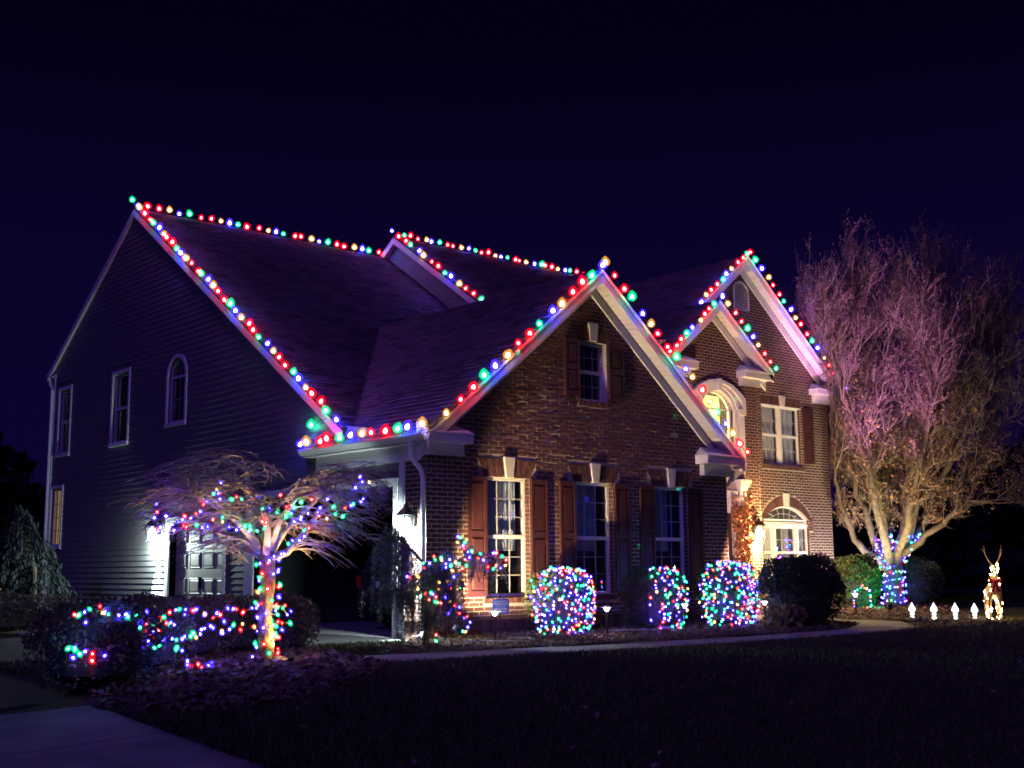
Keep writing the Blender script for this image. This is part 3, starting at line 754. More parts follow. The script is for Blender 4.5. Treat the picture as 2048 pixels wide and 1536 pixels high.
# side of the entry bay seen as a narrow return
mb.build('bricks', M['brick'], wc, kind='stuff')
gv = MB(); casing(PB, VN, .05, .035, False)
gv.prism(PB, hole_poly(VN), -.09, -.08); gvo = gv.build('gable_vent', M['trim'], house)
for i in range(9):
    z = 8.01 + i * .068; w = hole_at(VN, z + .05) or (13.5, 13.86)
    q = MB(); q.add([PB(w[0], z, .02), PB(w[1], z, .02), PB(w[1], z + .07, -.05), PB(w[0], z + .07, -.05), PB(w[0], z - .012, .02), PB(w[1], z - .012, .02)], [(0, 1, 2, 3), (4, 5, 1, 0)])
    q.build('louver', M['trim'], gvo)
sh = M['curtain']
window(PB, BW[0] + .01, 15.22, BW[2] + .01, BW[3], 3, (2, 2), d=-.07, cover=(14.45, 15.2, 3.9, 5.44, sh))
window(PB, 15.32, BW[1] - .01, BW[2] + .01, BW[3], 3, (2, 2), d=-.07, cover=(15.4, 16.1, 3.9, 5.44, sh))
mb = MB(); mb.pbox(PB, 15.222, 15.318, BW[2], BW[3], -.13, -.05); mb.pbox(PB, BW[0] - .02, BW[1] + .02, BW[3] - .015, BW[3] + .012, -.1, .02); mb.build('window_mullion', M['trim'], house)
shutter(PB, 16.28, 16.69, 3.95, 5.52)
# lower arched window: fanlight over three casements
window(PB, BA[0] + .01, BA[1] - .01, 2.28, 2.38, 1, (1, 0), d=-.07, arch=.37, arch_cols=6, fw=.045)
for a, b, c_ in ((14.31, 14.78, 2), (14.86, 15.80, 3), (15.88, 16.35, 2)): window(PB, a, b, .82, 2.20, c_, (2, 2), d=-.07, cover=None if c_ == 3 else (a, b, .85, 2.2, sh))
mb = MB(); mb.pbox(PB, 14.31, 16.35, 2.202, 2.278, -.13, -.045); mb.pbox(PB, 14.785, 14.855, .81, 2.2, -.13, -.02); mb.pbox(PB, 15.805, 15.875, .81, 2.2, -.13, -.02); mb.build('window_mullion', M['trim'], house)
mb = MB(); n = 24
for c0, c1 in ((14.9, 15.15), (15.55, 15.8)):
    row = [(c0 + (c1 - c0) * i / n, .03 * math.sin(i * 1.4)) for i in range(n + 1)]
    mb.add([(u, 4.32 + w, .8) for u, w in row] + [(u, 4.32 + w, 2.2) for u, w in row], [(i, i + 1, n + 2 + i, n + 1 + i) for i in range(n)])
mb.build('drapes', M['curtain'], house, smooth=True)
# entry: foyer window with its white surround, door, pilasters
window(PCf, CA[0], CA[1], CA[2], CA[3], 3, (3, 0), d=-.08, arch=CA[4], arch_cols=4, fw=.04)
mb = MB(); inn = arc(CA[0], CA[1], CA[3], CA[4], 18); out = arc(CA[0] - .10, CA[1] + .10, CA[3], CA[4] + .10, 18); o2 = arc(CA[0] - .28, CA[1] + .28, CA[3] + .15, CA[4] + .03, 18)
o3 = arc(CA[0] - .42, CA[1] + .42, CA[3] + .29, CA[4] - .02, 18)
for i in range(18):
    mb.prism(PCf, [inn[i + 1], inn[i], out[i], out[i + 1]], -.05, .06); mb.prism(PCf, [out[i + 1], out[i], o2[i], o2[i + 1]], 0, .085); mb.prism(PCf, [o2[i + 1], o2[i], o3[i], o3[i + 1]], 0, .12)
for sgn, e0 in ((-1, CA[0]), (1, CA[1])):
    f = lambda a, b: (min(e0 + sgn * a, e0 + sgn * b), max(e0 + sgn * a, e0 + sgn * b))
    mb.pbox(PCf, *f(0, .10), CA[2], CA[3], -.05, .061); mb.pbox(PCf, *f(.10, .18), CA[2], CA[3] + .14, 0, .04); mb.pbox(PCf, *f(.18, .38), 3.5, CA[3] - .12, 0, .085)
    mb.pbox(PCf, *f(.15, .42), CA[3] - .12, CA[3] + .04, 0, .12); mb.pbox(PCf, *f(.28, .42), CA[3] + .04, CA[3] + .29, 0, .121)
mb.pbox(PCf, 11.37, 11.49, 5.46, 5.76, 0, .15)
mb.build('window_surround', M['trim'], house, bevel=.006)
for a, b in ((10.32, 10.58), (12.14, 12.40)):
    mb = MB(); mb.pbox(PCf, a, b, .15, 3.02, 0, .10); mb.pbox(PCf, a - .03, b + .03, .0, .22, 0, .13)
    for i in range(3): mb.pbox(PCf, a - .02 - .03 * i, b + .02 + .03 * i, 3.02 + .09 * i, 3.11 + .09 * i - .002, 0, .12 + .04 * i)
    mb.build('pilaster', M['trim'], house, bevel=.006)
mb = MB(); mb.pbox(PCf, 10.58, 12.14, 2.46, 3.0, 0, .07); mb.pbox(PCf, 10.58, 10.85, .15, 2.46, 0, .07); mb.pbox(PCf, 11.95, 12.14, .15, 2.46, 0, .07); mb.build('door_surround', M['trim'], house)
mb = MB(); mb.pbox(PCf, DR[0], DR[1], DR[2], DR[3], -.12, -.07)
fd = mb.build('front_door', M['shutter'], house); q = MB(); q.lathe([(.0, 0), (.035, .01), (.03, .04), (.0, .05)], 10, (11.85, 3.16, 1.1)); q.build('handle', M['bronze'], fd)
mb = MB(); mb.box((10.0, 2.2, 0), (12.5, 3.1, .16)); mb.build('step', M['concrete'], house, bevel=.01)
# foyer and dining room walls seen through the glass
mb = MB(); mb.box((9.9, 6.4, 2.9), (13.6, 6.5, 6.6)); mb.box((13.4, 4.3, 2.9), (13.5, 6.4, 6.6)); mb.box((9.7, 3.4, 2.9), (9.8, 6.4, 6.6)); mb.box((9.8, 3.35, 6.5), (13.4, 6.4, 6.6)); mb.build('foyer_wall', M['room'], house)
mb = MB(); mb.box((13.6, 7.4, .1), (17.3, 7.5, 2.9)); mb.box((13.55, 4.3, 2.9), (17.3, 7.5, 2.98)); mb.box((13.55, 4.2, 0), (13.6, 7.4, 2.9)); mb.build('dining_room_wall', M['room'], house)

# ---- roofs
def roof(polys, name='roof'):
    mb = MB()
    for p in polys: mb.slab(p, .05)
    return mb.build(name, M['roofdeck'], house)
def shingles(parent, poly, course=.145, tab=.31):
    """overlapping tabs on a convex roof plane whose first edge is the eave"""
    p = [Vector(q) for q in poly]; ex = (p[1] - p[0]).normalized(); nrm = ex.cross(p[-1] - p[0]).normalized(); nrm = nrm if nrm.z > 0 else -nrm
    ey = nrm.cross(ex).normalized(); ey = ey if ey.z > 0 else -ey
    pl = [((q - p[0]).dot(ex), (q - p[0]).dot(ey)) for q in p]; H = max(b for a, b in pl); mb = MB(); v = 0.0; k = 0
    while v < H - .01:
        v1 = min(v + course, H); s0, s1 = span(pl, v + 1e-4), span(pl, v1 - 1e-4)
        if s0 and s1:
            lo, hi = min(s0[0], s1[0]), max(s0[1], s1[1])
            u = lo - (k % 3) * tab / 3 - random.random() * .05
            while u < hi:
                w = tab * random.uniform(.7, 1.3); a, b = max(u, lo), min(u + w - .006, hi); u += w
                if b - a < .02: continue
                h = .016 + random.uniform(0, .012); la, lb, ta, tb = max(a, s0[0]), min(b, s0[1]), max(a, s1[0]), min(b, s1[1])
                if lb - la < .01 or tb - ta < .01: continue
                T = lambda uu, vv, hh: tuple(p[0] + ex * uu + ey * vv + nrm * hh)
                mb.add([T(la, v, h), T(lb, v, h), T(tb, v1, .003), T(ta, v1, .003), T(la, v, 0), T(lb, v, 0)], [(0, 1, 2, 3), (4, 5, 1, 0), (0, 3, 4), (1, 5, 2)])
        v += course; k += 1
    o = mb.build('shingles', M['shingle'], parent, kind='stuff'); return o
wl = [(-.21, -.336, 3.35), (-.21, 3.46, 3.35), (.10, 3.46, 3.604), (3.89, 6.96, 6.705), (3.89, -.336, 6.705)]
wr = [(7.99, 7.0, 3.35), (7.99, -.336, 3.35), (3.89, -.336, 6.705), (3.89, 7.0, 6.705)]
r1 = roof([wl, wr]); shingles(r1, wl)
mf = [(-.10, 2.34, 3.652), (7.45, 2.34, 3.652), (7.45, 11.52, 9.886), (-.10, 11.52, 9.886)]
mbk = [(-.10, 11.521, 9.886), (7.45, 11.521, 9.886), (7.45, 16.62, 6.473), (-.10, 16.62, 6.473)]
r2 = roof([mf, mbk]); shingles(r2, mf)
cf = [(7.19, 4.4, 5.93), (17.75, 4.4, 5.93), (17.75, 10.91, 10.35), (7.19, 10.91, 10.35)]
cb = [(7.19, 10.911, 10.35), (17.75, 10.911, 10.35), (17.75, 16.8, 6.35), (7.19, 16.8, 6.35)]
r3 = roof([cf, cb]); shingles(r3, cf)
bl = [(9.51, 4.75, 6.1), (9.51, 3.68, 6.1), (13.67, 3.68, 9.432), (13.67, 9.6, 9.432)]
br = [(17.83, 3.68, 6.1), (17.83, 4.75, 6.1), (13.67, 9.6, 9.432), (13.67, 3.68, 9.432)]
r4 = roof([bl, br]); shingles(r4, bl)
cl = [(9.28, 4.75, 6.095), (9.28, 2.82, 6.095), (11.35, 2.82, 7.71), (11.35, 7.05, 7.71)]
crr = [(13.42, 2.82, 6.095), (13.42, 4.7, 6.095), (11.35, 7.05, 7.71), (11.35, 2.82, 7.71)]
r5 = roof([cl, crr]); shingles(r5, cl)

# ------------------------------------------------------------------ where the garlands hang (world points, metres)
HU = [(-7.46,-4.27,0.75),(-7.36,-4.20,0.77),(-7.30,-4.15,0.73),(-7.20,-4.08,0.73),(-7.11,-4.03,0.75),(-7.04,-3.98,0.75),(-6.93,-3.90,0.72),(-6.78,-3.81,0.72),(-6.72,-3.78,0.73),(-6.61,-3.70,0.67),(-6.52,-3.65,0.64),(-6.45,-3.61,0.64),(-6.39,-3.58,0.69),(-6.34,-3.54,0.59),(-6.23,-3.48,0.63),(-6.12,-3.43,0.67),(-6.04,-3.39,0.65),(-6.02,-3.38,0.71),(-5.97,-3.36,0.75),(-5.90,-3.32,0.69),(-5.81,-3.27,0.70),(-5.73,-3.24,0.72),(-5.65,-3.20,0.69),(-5.57,-3.16,0.65),(-5.50,-3.12,0.62),(-5.42,-3.09,0.63),(-5.34,-3.05,0.64),(-5.22,-3.00,0.63),(-5.12,-2.96,0.69),(-5.02,-2.92,0.74),(-4.88,-2.86,0.71),(-4.76,-2.82,0.75),(-4.65,-2.78,0.73)]
HL = [(-7.44,-4.23,0.46),(-7.35,-4.17,0.43),(-7.42,-4.22,0.40),(-7.35,-4.17,0.38),(-7.30,-4.13,0.39),(-7.22,-4.07,0.40),(-7.15,-4.03,0.38),(-7.10,-3.99,0.33),(-7.03,-3.95,0.32),(-6.94,-3.89,0.37),(-6.85,-3.83,0.39),(-6.73,-3.76,0.36),(-6.66,-3.72,0.40),(-6.58,-3.67,0.40),(-6.47,-3.60,0.38),(-6.36,-3.55,0.44),(-6.27,-3.49,0.42),(-6.20,-3.45,0.36),(-6.12,-3.41,0.36),(-6.07,-3.38,0.42),(-5.95,-3.32,0.38),(-5.90,-3.30,0.45),(-5.84,-3.27,0.40),(-5.73,-3.22,0.41),(-5.66,-3.18,0.40),(-5.55,-3.13,0.44),(-5.54,-3.13,0.48),(-5.46,-3.09,0.45),(-5.45,-3.09,0.53),(-5.35,-3.04,0.54),(-5.29,-3.02,0.47),(-5.20,-2.98,0.47),(-5.14,-2.95,0.44),(-5.09,-2.93,0.49),(-4.96,-2.88,0.52),(-4.88,-2.85,0.51),(-4.80,-2.81,0.48),(-4.65,-2.75,0.49)]
HD = [(-5.91,-3.30,0.38),(-5.88,-3.28,0.32),(-5.83,-3.25,0.29),(-5.79,-3.23,0.23),(-5.75,-3.21,0.17),(-5.70,-3.17,0.10),(-5.60,-3.13,0.13),(-5.50,-3.08,0.09),(-5.40,-3.04,0.11),(-5.34,-3.01,0.11)]
HM = [(-6.34,-3.54,0.59),(-6.37,-3.56,0.52),(-6.28,-3.51,0.47),(-6.27,-3.51,0.57),(-6.16,-3.45,0.56),(-6.08,-3.40,0.54),(-5.99,-3.36,0.55),(-6.03,-3.38,0.60),(-6.09,-3.41,0.60)]
HR = [(-4.25,-2.63,0.73),(-4.14,-2.59,0.77),(-4.23,-2.62,0.72),(-4.36,-2.66,0.71),(-4.00,-2.53,0.58),(-4.09,-2.56,0.52),(-4.18,-2.59,0.54),(-4.11,-2.56,0.45),(-4.20,-2.58,0.40),(-4.24,-2.59,0.34),(-4.34,-2.64,0.52),(-4.31,-2.61,0.25)]
CA1 = [(-4.70,-2.90,1.63),(-4.89,-2.75,1.69),(-4.95,-2.68,1.63),(-5.01,-2.65,1.69),(-5.07,-2.60,1.76),(-5.16,-2.51,1.71),(-5.25,-2.42,1.67),(-5.33,-2.36,1.68),(-5.42,-2.28,1.70),(-5.49,-2.20,1.62),(-5.51,-2.21,1.72),(-5.63,-2.08,1.64),(-5.65,-2.08,1.73),(-5.65,-2.10,1.83),(-5.67,-2.11,1.91)]
CA2 = [(-5.00,-2.71,1.98),(-5.14,-2.59,2.01),(-5.13,-2.63,2.17),(-5.06,-2.68,2.12),(-5.19,-2.54,1.95),(-5.25,-2.47,1.90),(-5.29,-2.42,1.84),(-5.34,-2.37,1.78),(-5.48,-2.22,1.67)]
CA3 = [(-4.57,-2.94,1.23),(-4.47,-3.05,1.37),(-4.39,-3.15,1.45),(-4.33,-3.23,1.58),(-4.26,-3.29,1.59),(-4.39,-3.20,1.72),(-4.45,-3.16,1.78),(-4.36,-3.25,1.83),(-4.23,-3.36,1.78),(-4.13,-3.44,1.76),(-4.07,-3.49,1.75),(-3.98,-3.59,1.84),(-3.96,-3.61,1.89),(-3.89,-3.68,1.90),(-3.83,-3.74,1.93),(-3.88,-3.72,2.03),(-3.87,-3.73,2.09),(-3.83,-3.79,2.17),(-3.86,-3.77,2.26)]
CA4 = [(-4.95,-2.76,1.99),(-4.79,-2.91,2.02),(-4.70,-2.98,2.01),(-4.62,-3.04,1.94),(-4.58,-3.08,1.97),(-4.48,-3.16,1.91),(-4.39,-3.24,1.91),(-4.35,-3.29,1.98),(-4.23,-3.39,1.95),(-4.12,-3.48,1.94),(-4.06,-3.53,1.91)]
CA5 = [(-4.68,-2.96,1.82),(-4.71,-2.90,1.66),(-4.81,-2.81,1.66),(-4.64,-3.01,1.86),(-4.54,-3.09,1.82),(-4.46,-3.14,1.78)]
CED = [(-1.03,-1.54,1.33),(-1.07,-1.49,1.23),(-0.95,-1.61,1.31),(-1.01,-1.55,1.28),(-1.14,-1.43,1.23),(-1.12,-1.43,1.16),(-0.94,-1.61,1.28),(-0.89,-1.65,1.22),(-0.88,-1.64,1.17),(-0.85,-1.69,1.28),(-0.83,-1.69,1.19),(-0.81,-1.70,1.12),(-0.78,-1.74,1.24),(-0.74,-1.77,1.22),(-0.66,-1.84,1.19),(-0.70,-1.80,1.15),(-0.64,-1.89,1.31),(-0.68,-1.84,1.28),(-0.62,-1.92,1.40),(-0.66,-1.88,1.39),(-0.71,-1.85,1.44),(-0.72,-1.84,1.48),(-0.76,-1.83,1.60),(-0.79,-1.81,1.61),(-0.79,-1.80,1.53),(-0.69,-1.89,1.57),(-0.71,-1.87,1.53),(-0.54,-1.97,1.30),(-0.52,-2.00,1.36),(-0.48,-2.02,1.27),(-0.38,-2.13,1.37),(-0.35,-2.16,1.37),(-0.28,-2.21,1.32),(-0.23,-2.24,1.27),(-0.23,-2.22,1.19),(-0.28,-2.17,1.15),(-0.33,-2.13,1.19),(-0.36,-2.10,1.14),(-0.42,-2.05,1.17),(-0.78,-1.70,1.03),(-0.83,-1.64,0.96),(-0.82,-1.64,0.91),(-0.93,-1.55,0.95),(-0.79,-1.66,0.86),(-1.16,-1.33,0.86),(-1.07,-1.39,0.79),(-0.99,-1.47,0.78),(-1.01,-1.45,0.80),(-0.95,-1.49,0.74),(-1.12,-1.35,0.76),(-1.02,-1.42,0.70),(-0.95,-1.48,0.67),(-0.92,-1.51,0.66),(-0.89,-1.53,0.65),(-0.85,-1.58,0.73),(-1.30,-1.25,1.04),(-1.27,-1.26,1.03),(-1.18,-1.35,1.04),(-0.92,-1.54,0.84),(-0.69,-1.75,0.86),(-0.79,-1.62,0.67),(-0.68,-1.70,0.59),(-0.74,-1.66,0.62),(-0.76,-1.62,0.56),(-0.79,-1.59,0.50),(-0.67,-1.69,0.50),(-0.56,-1.75,0.30),(-0.61,-1.73,0.43),(-0.54,-1.78,0.37),(-0.61,-1.70,0.24),(-0.58,-1.72,0.23),(-0.90,-1.43,0.19),(-0.89,-1.42,0.10),(-0.58,-1.76,0.45)]
CEDC = 'RBGGGRYBBBGYYGGRBRGBRBGBYYGRGBBRGRYBRGRBYBYRYRBGRGRGYRBBRYYGYBRBBRBBBGYRGR'

# ------------------------------------------------------------------ light strings
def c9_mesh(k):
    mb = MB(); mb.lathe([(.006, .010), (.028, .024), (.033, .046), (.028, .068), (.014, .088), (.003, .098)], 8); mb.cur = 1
    mb.lathe([(.012, -.022), (.060, .004), (.080, .042), (.071, .088), (.040, .130), (.006, .158)], 10)  # glowing outer shell, widened to the size of the halo
    me = mb.mesh('bulb', [C9[k], HALO[k]]); me.polygons.foreach_set('use_smooth', [True] * len(me.polygons)); return me
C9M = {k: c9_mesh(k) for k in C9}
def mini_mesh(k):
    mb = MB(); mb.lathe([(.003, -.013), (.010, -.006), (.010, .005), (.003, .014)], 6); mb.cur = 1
    mb.lathe([(.004, -.034), (.026, -.016), (.027, .013), (.004, .040)], 6); return mb.mesh('bulb', [MINI[k], HALO[k]])
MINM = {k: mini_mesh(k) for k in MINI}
def resample(pts, step=None, n=None):
    pts = [Vector(p) for p in pts]; L = [0]
    for a, b in zip(pts, pts[1:]): L.append(L[-1] + (b - a).length)
    if n is None: n = max(2, int(L[-1] / step) + 1)
    out = []; k = 0
    for i in range(n):
        s = L[-1] * i / (n - 1)
        while k < len(L) - 2 and L[k + 1] < s: k += 1
        t = (s - L[k]) / max(1e-9, L[k + 1] - L[k]); out.append(pts[k].lerp(pts[k + 1], t))
    return out
def put(me, name, p, parent, rot=None):
    o = bpy.data.objects.new(name, me); COL.objects.link(o); o.parent = parent; o.location = Vector(p) - parent.location
    k = random.uniform(.8, 1.22); o.scale = (k, k, k)
    if rot: o.rotation_euler = rot
    return o
def c9_string(label, pts, n, pat, start=0, up=(0, 0, 1)):
    ps = resample(pts, n=n); base = ps[0]; ax = (ps[-1] - ps[0]).normalized()
    ps = [p + ax * random.uniform(-.05, .05) + Vector((0, 0, random.uniform(-.025, .02))) for p in ps]
    t = thing('light_string', label, 'light string', base, 'large bulb strings along the roof edges')
    mb = MB(); wire = []
    for i, p in enumerate(ps):
        wire.append(p - base)
        if i < len(ps) - 1: wire.append((p + ps[i + 1]) / 2 - base + Vector((0, 0, -.02)))
    mb.tube(wire, .006, 4)
    for i, p in enumerate(ps): mb.lathe([(.014, -.03), (.016, .012)], 6, p - base)
    mb.build('wire', M['wire'], t)
    for i, p in enumerate(ps):
        put(C9M[pat[(i + start) % len(pat)]], 'bulb', p, t, (random.uniform(-.5, .5), random.uniform(-.5, .5), 0))
    return t
up = Vector((0, 0, .05))
def V3(*a): return Vector(a)
c9_string('bulb string down the right slope of the tall siding gable', [V3(-.15, 11.52, 10.02), V3(-.16, 2.45, 3.78)], 37, 'GBYRR')
c9_string('bulb string along the long ridge of the low roof at left', [V3(.28, 11.52, 9.93), V3(7.1, 11.52, 9.93)], 26, 'RRYBG')
c9_string('short bulb string down the small siding gable above the middle roof', [V3(7.18, 10.91, 10.43), V3(7.17, 6.55, 7.42)], 16, 'BRRGBYRRGBYRRGB')
c9_string('bulb string along the highest ridge behind the brick garage gable', [V3(7.55, 10.91, 10.39), V3(14.6, 10.91, 10.39)], 28, 'GRRYB')
c9_string('bulb string on the gutter above the open garage door', [V3(-.35, 3.40, 3.37), V3(-.35, -.30, 3.40)], 12, 'BYRRG')
c9_string('bulb string up the left slope of the brick garage gable', [V3(.12, -.42, 3.64), V3(3.80, -.42, 6.68)], 15, 'YRRGB')
c9_string('bulb string down the right slope of the brick garage gable', [V3(3.89, -.42, 6.74), V3(8.0, -.42, 3.40)], 18, 'YRRGB')
c9_string('bulb string up the left slope of the tallest right hand brick gable', [V3(11.55, 3.60, 7.78), V3(13.6, 3.60, 9.42)], 10, 'BYRRGBYRRG')
c9_string('bulb string down the right slope of the tallest right hand brick gable', [V3(13.67, 3.60, 9.47), V3(17.84, 3.60, 6.14)], 18, 'RGBYR')
c9_string('bulb string up the left slope of the narrow entry gable', [V3(9.30, 2.74, 6.13), V3(11.30, 2.74, 7.72)], 10, 'RRRGBYRRGB')
c9_string('bulb string down the right slope of the narrow entry gable', [V3(11.35, 2.74, 7.77), V3(13.43, 2.74, 6.13)], 10, 'BYRRGBYRRG')

# one green bulb has slipped below the eave and colours the siding
gs = thing('light_string', 'single green bulb hanging against the siding below the gable eave', 'light string', (-.10, 3.36, 3.74), 'large bulb strings along the roof edges')
put(C9M['G'], 'bulb', (-.10, 3.36, 3.74), gs); q = MB(); q.tube([(0, 0, 0), (-.02, -.3, .10), (-.04, -.62, .12)], .006, 4); q.build('wire', M['wire'], gs)

def mini_string(label, lines, step, group='small bulb garlands in the garden', jit=.02, name='fairy_lights', pal='BGRBBGRBYGBR'):
    base = Vector(lines[0][0]); t = thing(name, label, 'fairy lights', base, group); mb = MB(); n = 0
    for ln in lines:
        ps = resample(ln, step); ps = [p + Vector(rng.normal(size=3) * jit) for p in ps]
        mb.tube([p - base for p in ps], .004, 3, cap=False)
        for p in ps: put(MINM[pal[(n * 5 + random.randrange(3)) % 12]], 'bulb', p, t, (random.uniform(-1, 1), random.uniform(-1, 1), 0)); n += 1
    mb.build('wire', M['wire'], t); return t

# ------------------------------------------------------------------ lamps that are lit
def spot(name, loc, target, power, col, angle, blend=.6, size=.04):
    l = bpy.data.lights.new(name, 'SPOT'); l.energy = power; l.color = col; l.spot_size = math.radians(angle); l.spot_blend = blend; l.shadow_soft_size = size
    o = bpy.data.objects.new(name, l); COL.objects.link(o); o.location = loc
    o.rotation_euler = (Vector(target) - Vector(loc)).to_track_quat('-Z', 'Y').to_euler(); return o
def point(name, loc, power, col, size=.05):
    l = bpy.data.lights.new(name, 'POINT'); l.energy = power; l.color = col; l.shadow_soft_size = size
    o = bpy.data.objects.new(name, l); COL.objects.link(o); o.location = loc; return o

def lantern(label, x, y, z, lamp, face):
    """box lantern with a sloping cap hung on a bracket; face = outward direction"""
    t = thing('wall_lantern', label, 'wall lantern', (x, y, z), 'lit wall lanterns')
    w = .10; mb = MB()
    mb.lathe([(.175, .20), (.16, .215), (.07, .31), (.045, .33), (.04, .37), (.015, .40), (.012, .43)], 4)
    mb.build('cap', M['black'], t).rotation_euler = (0, 0, PI / 4)
    mb = MB()
    for sx in (-1, 1):
        for sy in (-1, 1): mb.tube([(sx * .105, sy * .105, .20), (sx * .075, sy * .075, -.16)], .009, 4)
    for zz, ww in ((.18, .105), (-.15, .077), (.06, .094)):
        for s in (-1, 1): mb.tube([(-ww, s * ww, zz), (ww, s * ww, zz)], .007, 4); mb.tube([(s * ww, -ww, zz), (s * ww, ww, zz)], .007, 4)
    mb.build('cage', M['black'], t)
    mb = MB(); fx, fy = face; mb.tube([(-fx * .17, -fy * .17, .12), (-fx * .16, -fy * .16, .36), (-fx * .06, -fy * .06, .44), (0, 0, .42)], .014, 6); mb.box((-fx * .17 - .04, -fy * .17 - .04, .02), (-fx * .17 + .04, -fy * .17 + .04, .22))
    mb.build('bracket', M['black'], t)
    mb = MB(); mb.lathe([(.03, -.13), (.07, -.08), (.085, 0), (.08, .08), (.04, .16)], 12); mb.build('bulb', lamp, t, smooth=True)
    return t
lantern('wall lantern lighting the siding beside the closed garage door', -.20, 9.66, 1.92, M['lamp_cool'], (-1, 0))
lantern('wall lantern on the brick corner beside the open garage door', -.20, .27, 1.82, M['lamp_cool'], (-1, 0))
lantern('warm wall lantern between ivy pilaster and arched window', 12.72, 2.93, 1.95, M['lamp_warm'], (0, -1))
COOL, WARM = (.78, 1, .97), (1, .76, .38)
for y, zz in ((9.66, 1.92), (.27, 1.82)):
    spot('lantern_light', (-.17, y, zz - .17), (-.05, y, 0), 5000, COOL, 40, .7, .02)
    point('lantern_light', (-.20, y, zz - .165), 300, COOL, .03)
point('lantern_light', (12.74, 2.62, 1.82), 760, (1, .64, .25), .07)

def flood(label, loc, target, lens, power, col, angle, r=.07, blend=.7, lift=.0):
    loc = Vector(loc); d = (Vector(target) - loc).normalized(); base = Vector((loc.x, loc.y, gz(loc.x, loc.y)))
    t = thing('flood_light', label, 'flood light', base, 'garden flood lights')
    q = d.to_track_quat('Z', 'Y').to_euler(); h = loc - base
    mb = MB(); mb.lathe([(r * .45, -.10), (r * .8, -.07), (r, .0), (r * 1.05, .02), (r * .98, .02), (r * .9, .0)], 14); o = mb.build('housing', M['black'], t, smooth=False); o.location = h; o.rotation_euler = q
    mb = MB(); mb.lathe([(r * .92, .001), (r * .6, .012), (.002, .016)], 14); o = mb.build('lens', lens, t); o.location = h; o.rotation_euler = q
    mb = MB(); mb.tube([(0, 0, -.05), h - d * .05], .012, 6); mb.build('stake', M['black'], t)
    spot('flood_beam', loc + d * .035, target, power, col, angle, blend, .05); return t
LW_, LC_ = glow('lens_warm', (1, .86, .55), 30), glow('lens_cool', (.82, .95, 1), 30)
flood('warm flood light at the brick foot behind the weeping cedar', (.05, -.74, .22), (3.6, .30, 2.8), LW_, 1600, (1, .72, .36), 70, blend=.6)
flood('cool flood light on the bed beside the last lit round bush', (7.24, -.95, .30), (13.2, 3.9, 3.6), LC_, 1900, (1, .60, .44), 76, .11)
flood('warm ground flood light at the cherry trunk foot', (-4.25, -2.86, .07), (-4.6, -2.2, 2.0), LW_, 420, (1, .62, .20), 84, .075)
flood('purple flood light among the stones of the far bed', (13.2, -.3, .22), (17.5, 2.4, 8.9), glow('lens_purple', (.9, .25, .8), 8), 5200, (.85, .26, .88), 40, .07)
flood('white flood light at the far brick corner', (16.9, 2.4, .2), (16.9, 3.98, 3.2), LC_, 520, (1, .97, .85), 110, .07)
flood('flood light at the foot of the big bare tree', (17.0, 1.1, .15), (18.2, 2.1, 5.6), LW_, 780, (1, .78, .42), 84, .07)
flood('green flood light in front of the far round bush', (14.85, .75, .15), (15.6, 2.1, .55), glow('lens_green', (.1, 1, .4), 6), 170, (.02, 1, .36), 95, .06)
point('foyer_lamp', (11.6, 4.8, 5.2), 2000, (1, .82, .22), .15)
point('dining_lamp', (15.3, 5.4, 2.3), 60, (1, .80, .5), .15)
point('bedroom_lamp', (.9, 15.7, 2.6), 11, (1, .70, .3), .1)

# laser projector dots over the facade: a real projector lamp with a dot pattern
ll = bpy.data.lights.new('laser_projector', 'SPOT'); ll.energy = 5200; ll.spot_size = math.radians(62); ll.spot_blend = .1; ll.shadow_soft_size = .005
lo = bpy.data.objects.new('laser_projector', ll); COL.objects.link(lo); lo.location = (2.4, -13.5, .2)
lo.rotation_euler = (Vector((6, 3, 4.2)) - lo.location).to_track_quat('-Z', 'Y').to_euler()
ll.use_nodes = True; lt = ll.node_tree; em = lt.nodes['Emission']
tcn = lt.nodes.new('ShaderNodeTexCoord'); sxy = lt.nodes.new('ShaderNodeSeparateXYZ'); cxy = lt.nodes.new('ShaderNodeCombineXYZ')
lt.links.new(tcn.outputs['Normal'], sxy.inputs[0])
for k, ax in enumerate('XY'):
    dv = lt.nodes.new('ShaderNodeMath'); dv.operation = 'DIVIDE'; lt.links.new(sxy.outputs[ax], dv.inputs[0]); lt.links.new(sxy.outputs['Z'], dv.inputs[1]); lt.links.new(dv.outputs[0], cxy.inputs[k])
vo = lt.nodes.new('ShaderNodeTexVoronoi'); vo.voronoi_dimensions = '2D'; vo.inputs['Scale'].default_value = 8.5
cmp_ = lt.nodes.new('ShaderNodeMath'); cmp_.operation = 'LESS_THAN'; cmp_.inputs[1].default_value = .036
lt.links.new(cxy.outputs[0], vo.inputs['Vector']); lt.links.new(vo.outputs['Distance'], cmp_.inputs[0]); lt.links.new(cmp_.outputs[0], em.inputs['Strength'])
sx = lt.nodes.new('ShaderNodeSeparateColor'); rp2 = lt.nodes.new('ShaderNodeValToRGB'); rp2.color_ramp.interpolation = 'CONSTANT'
rp2.color_ramp.elements[0].color = (.02, 1, .5, 1); rp2.color_ramp.elements[1].position = .55; rp2.color_ramp.elements[1].color = (.06, .06, 1, 1)
lt.links.new(vo.outputs['Color'], sx.inputs[0]); lt.links.new(sx.outputs[0], rp2.inputs[0]); lt.links.new(rp2.outputs[0], em.inputs['Color'])

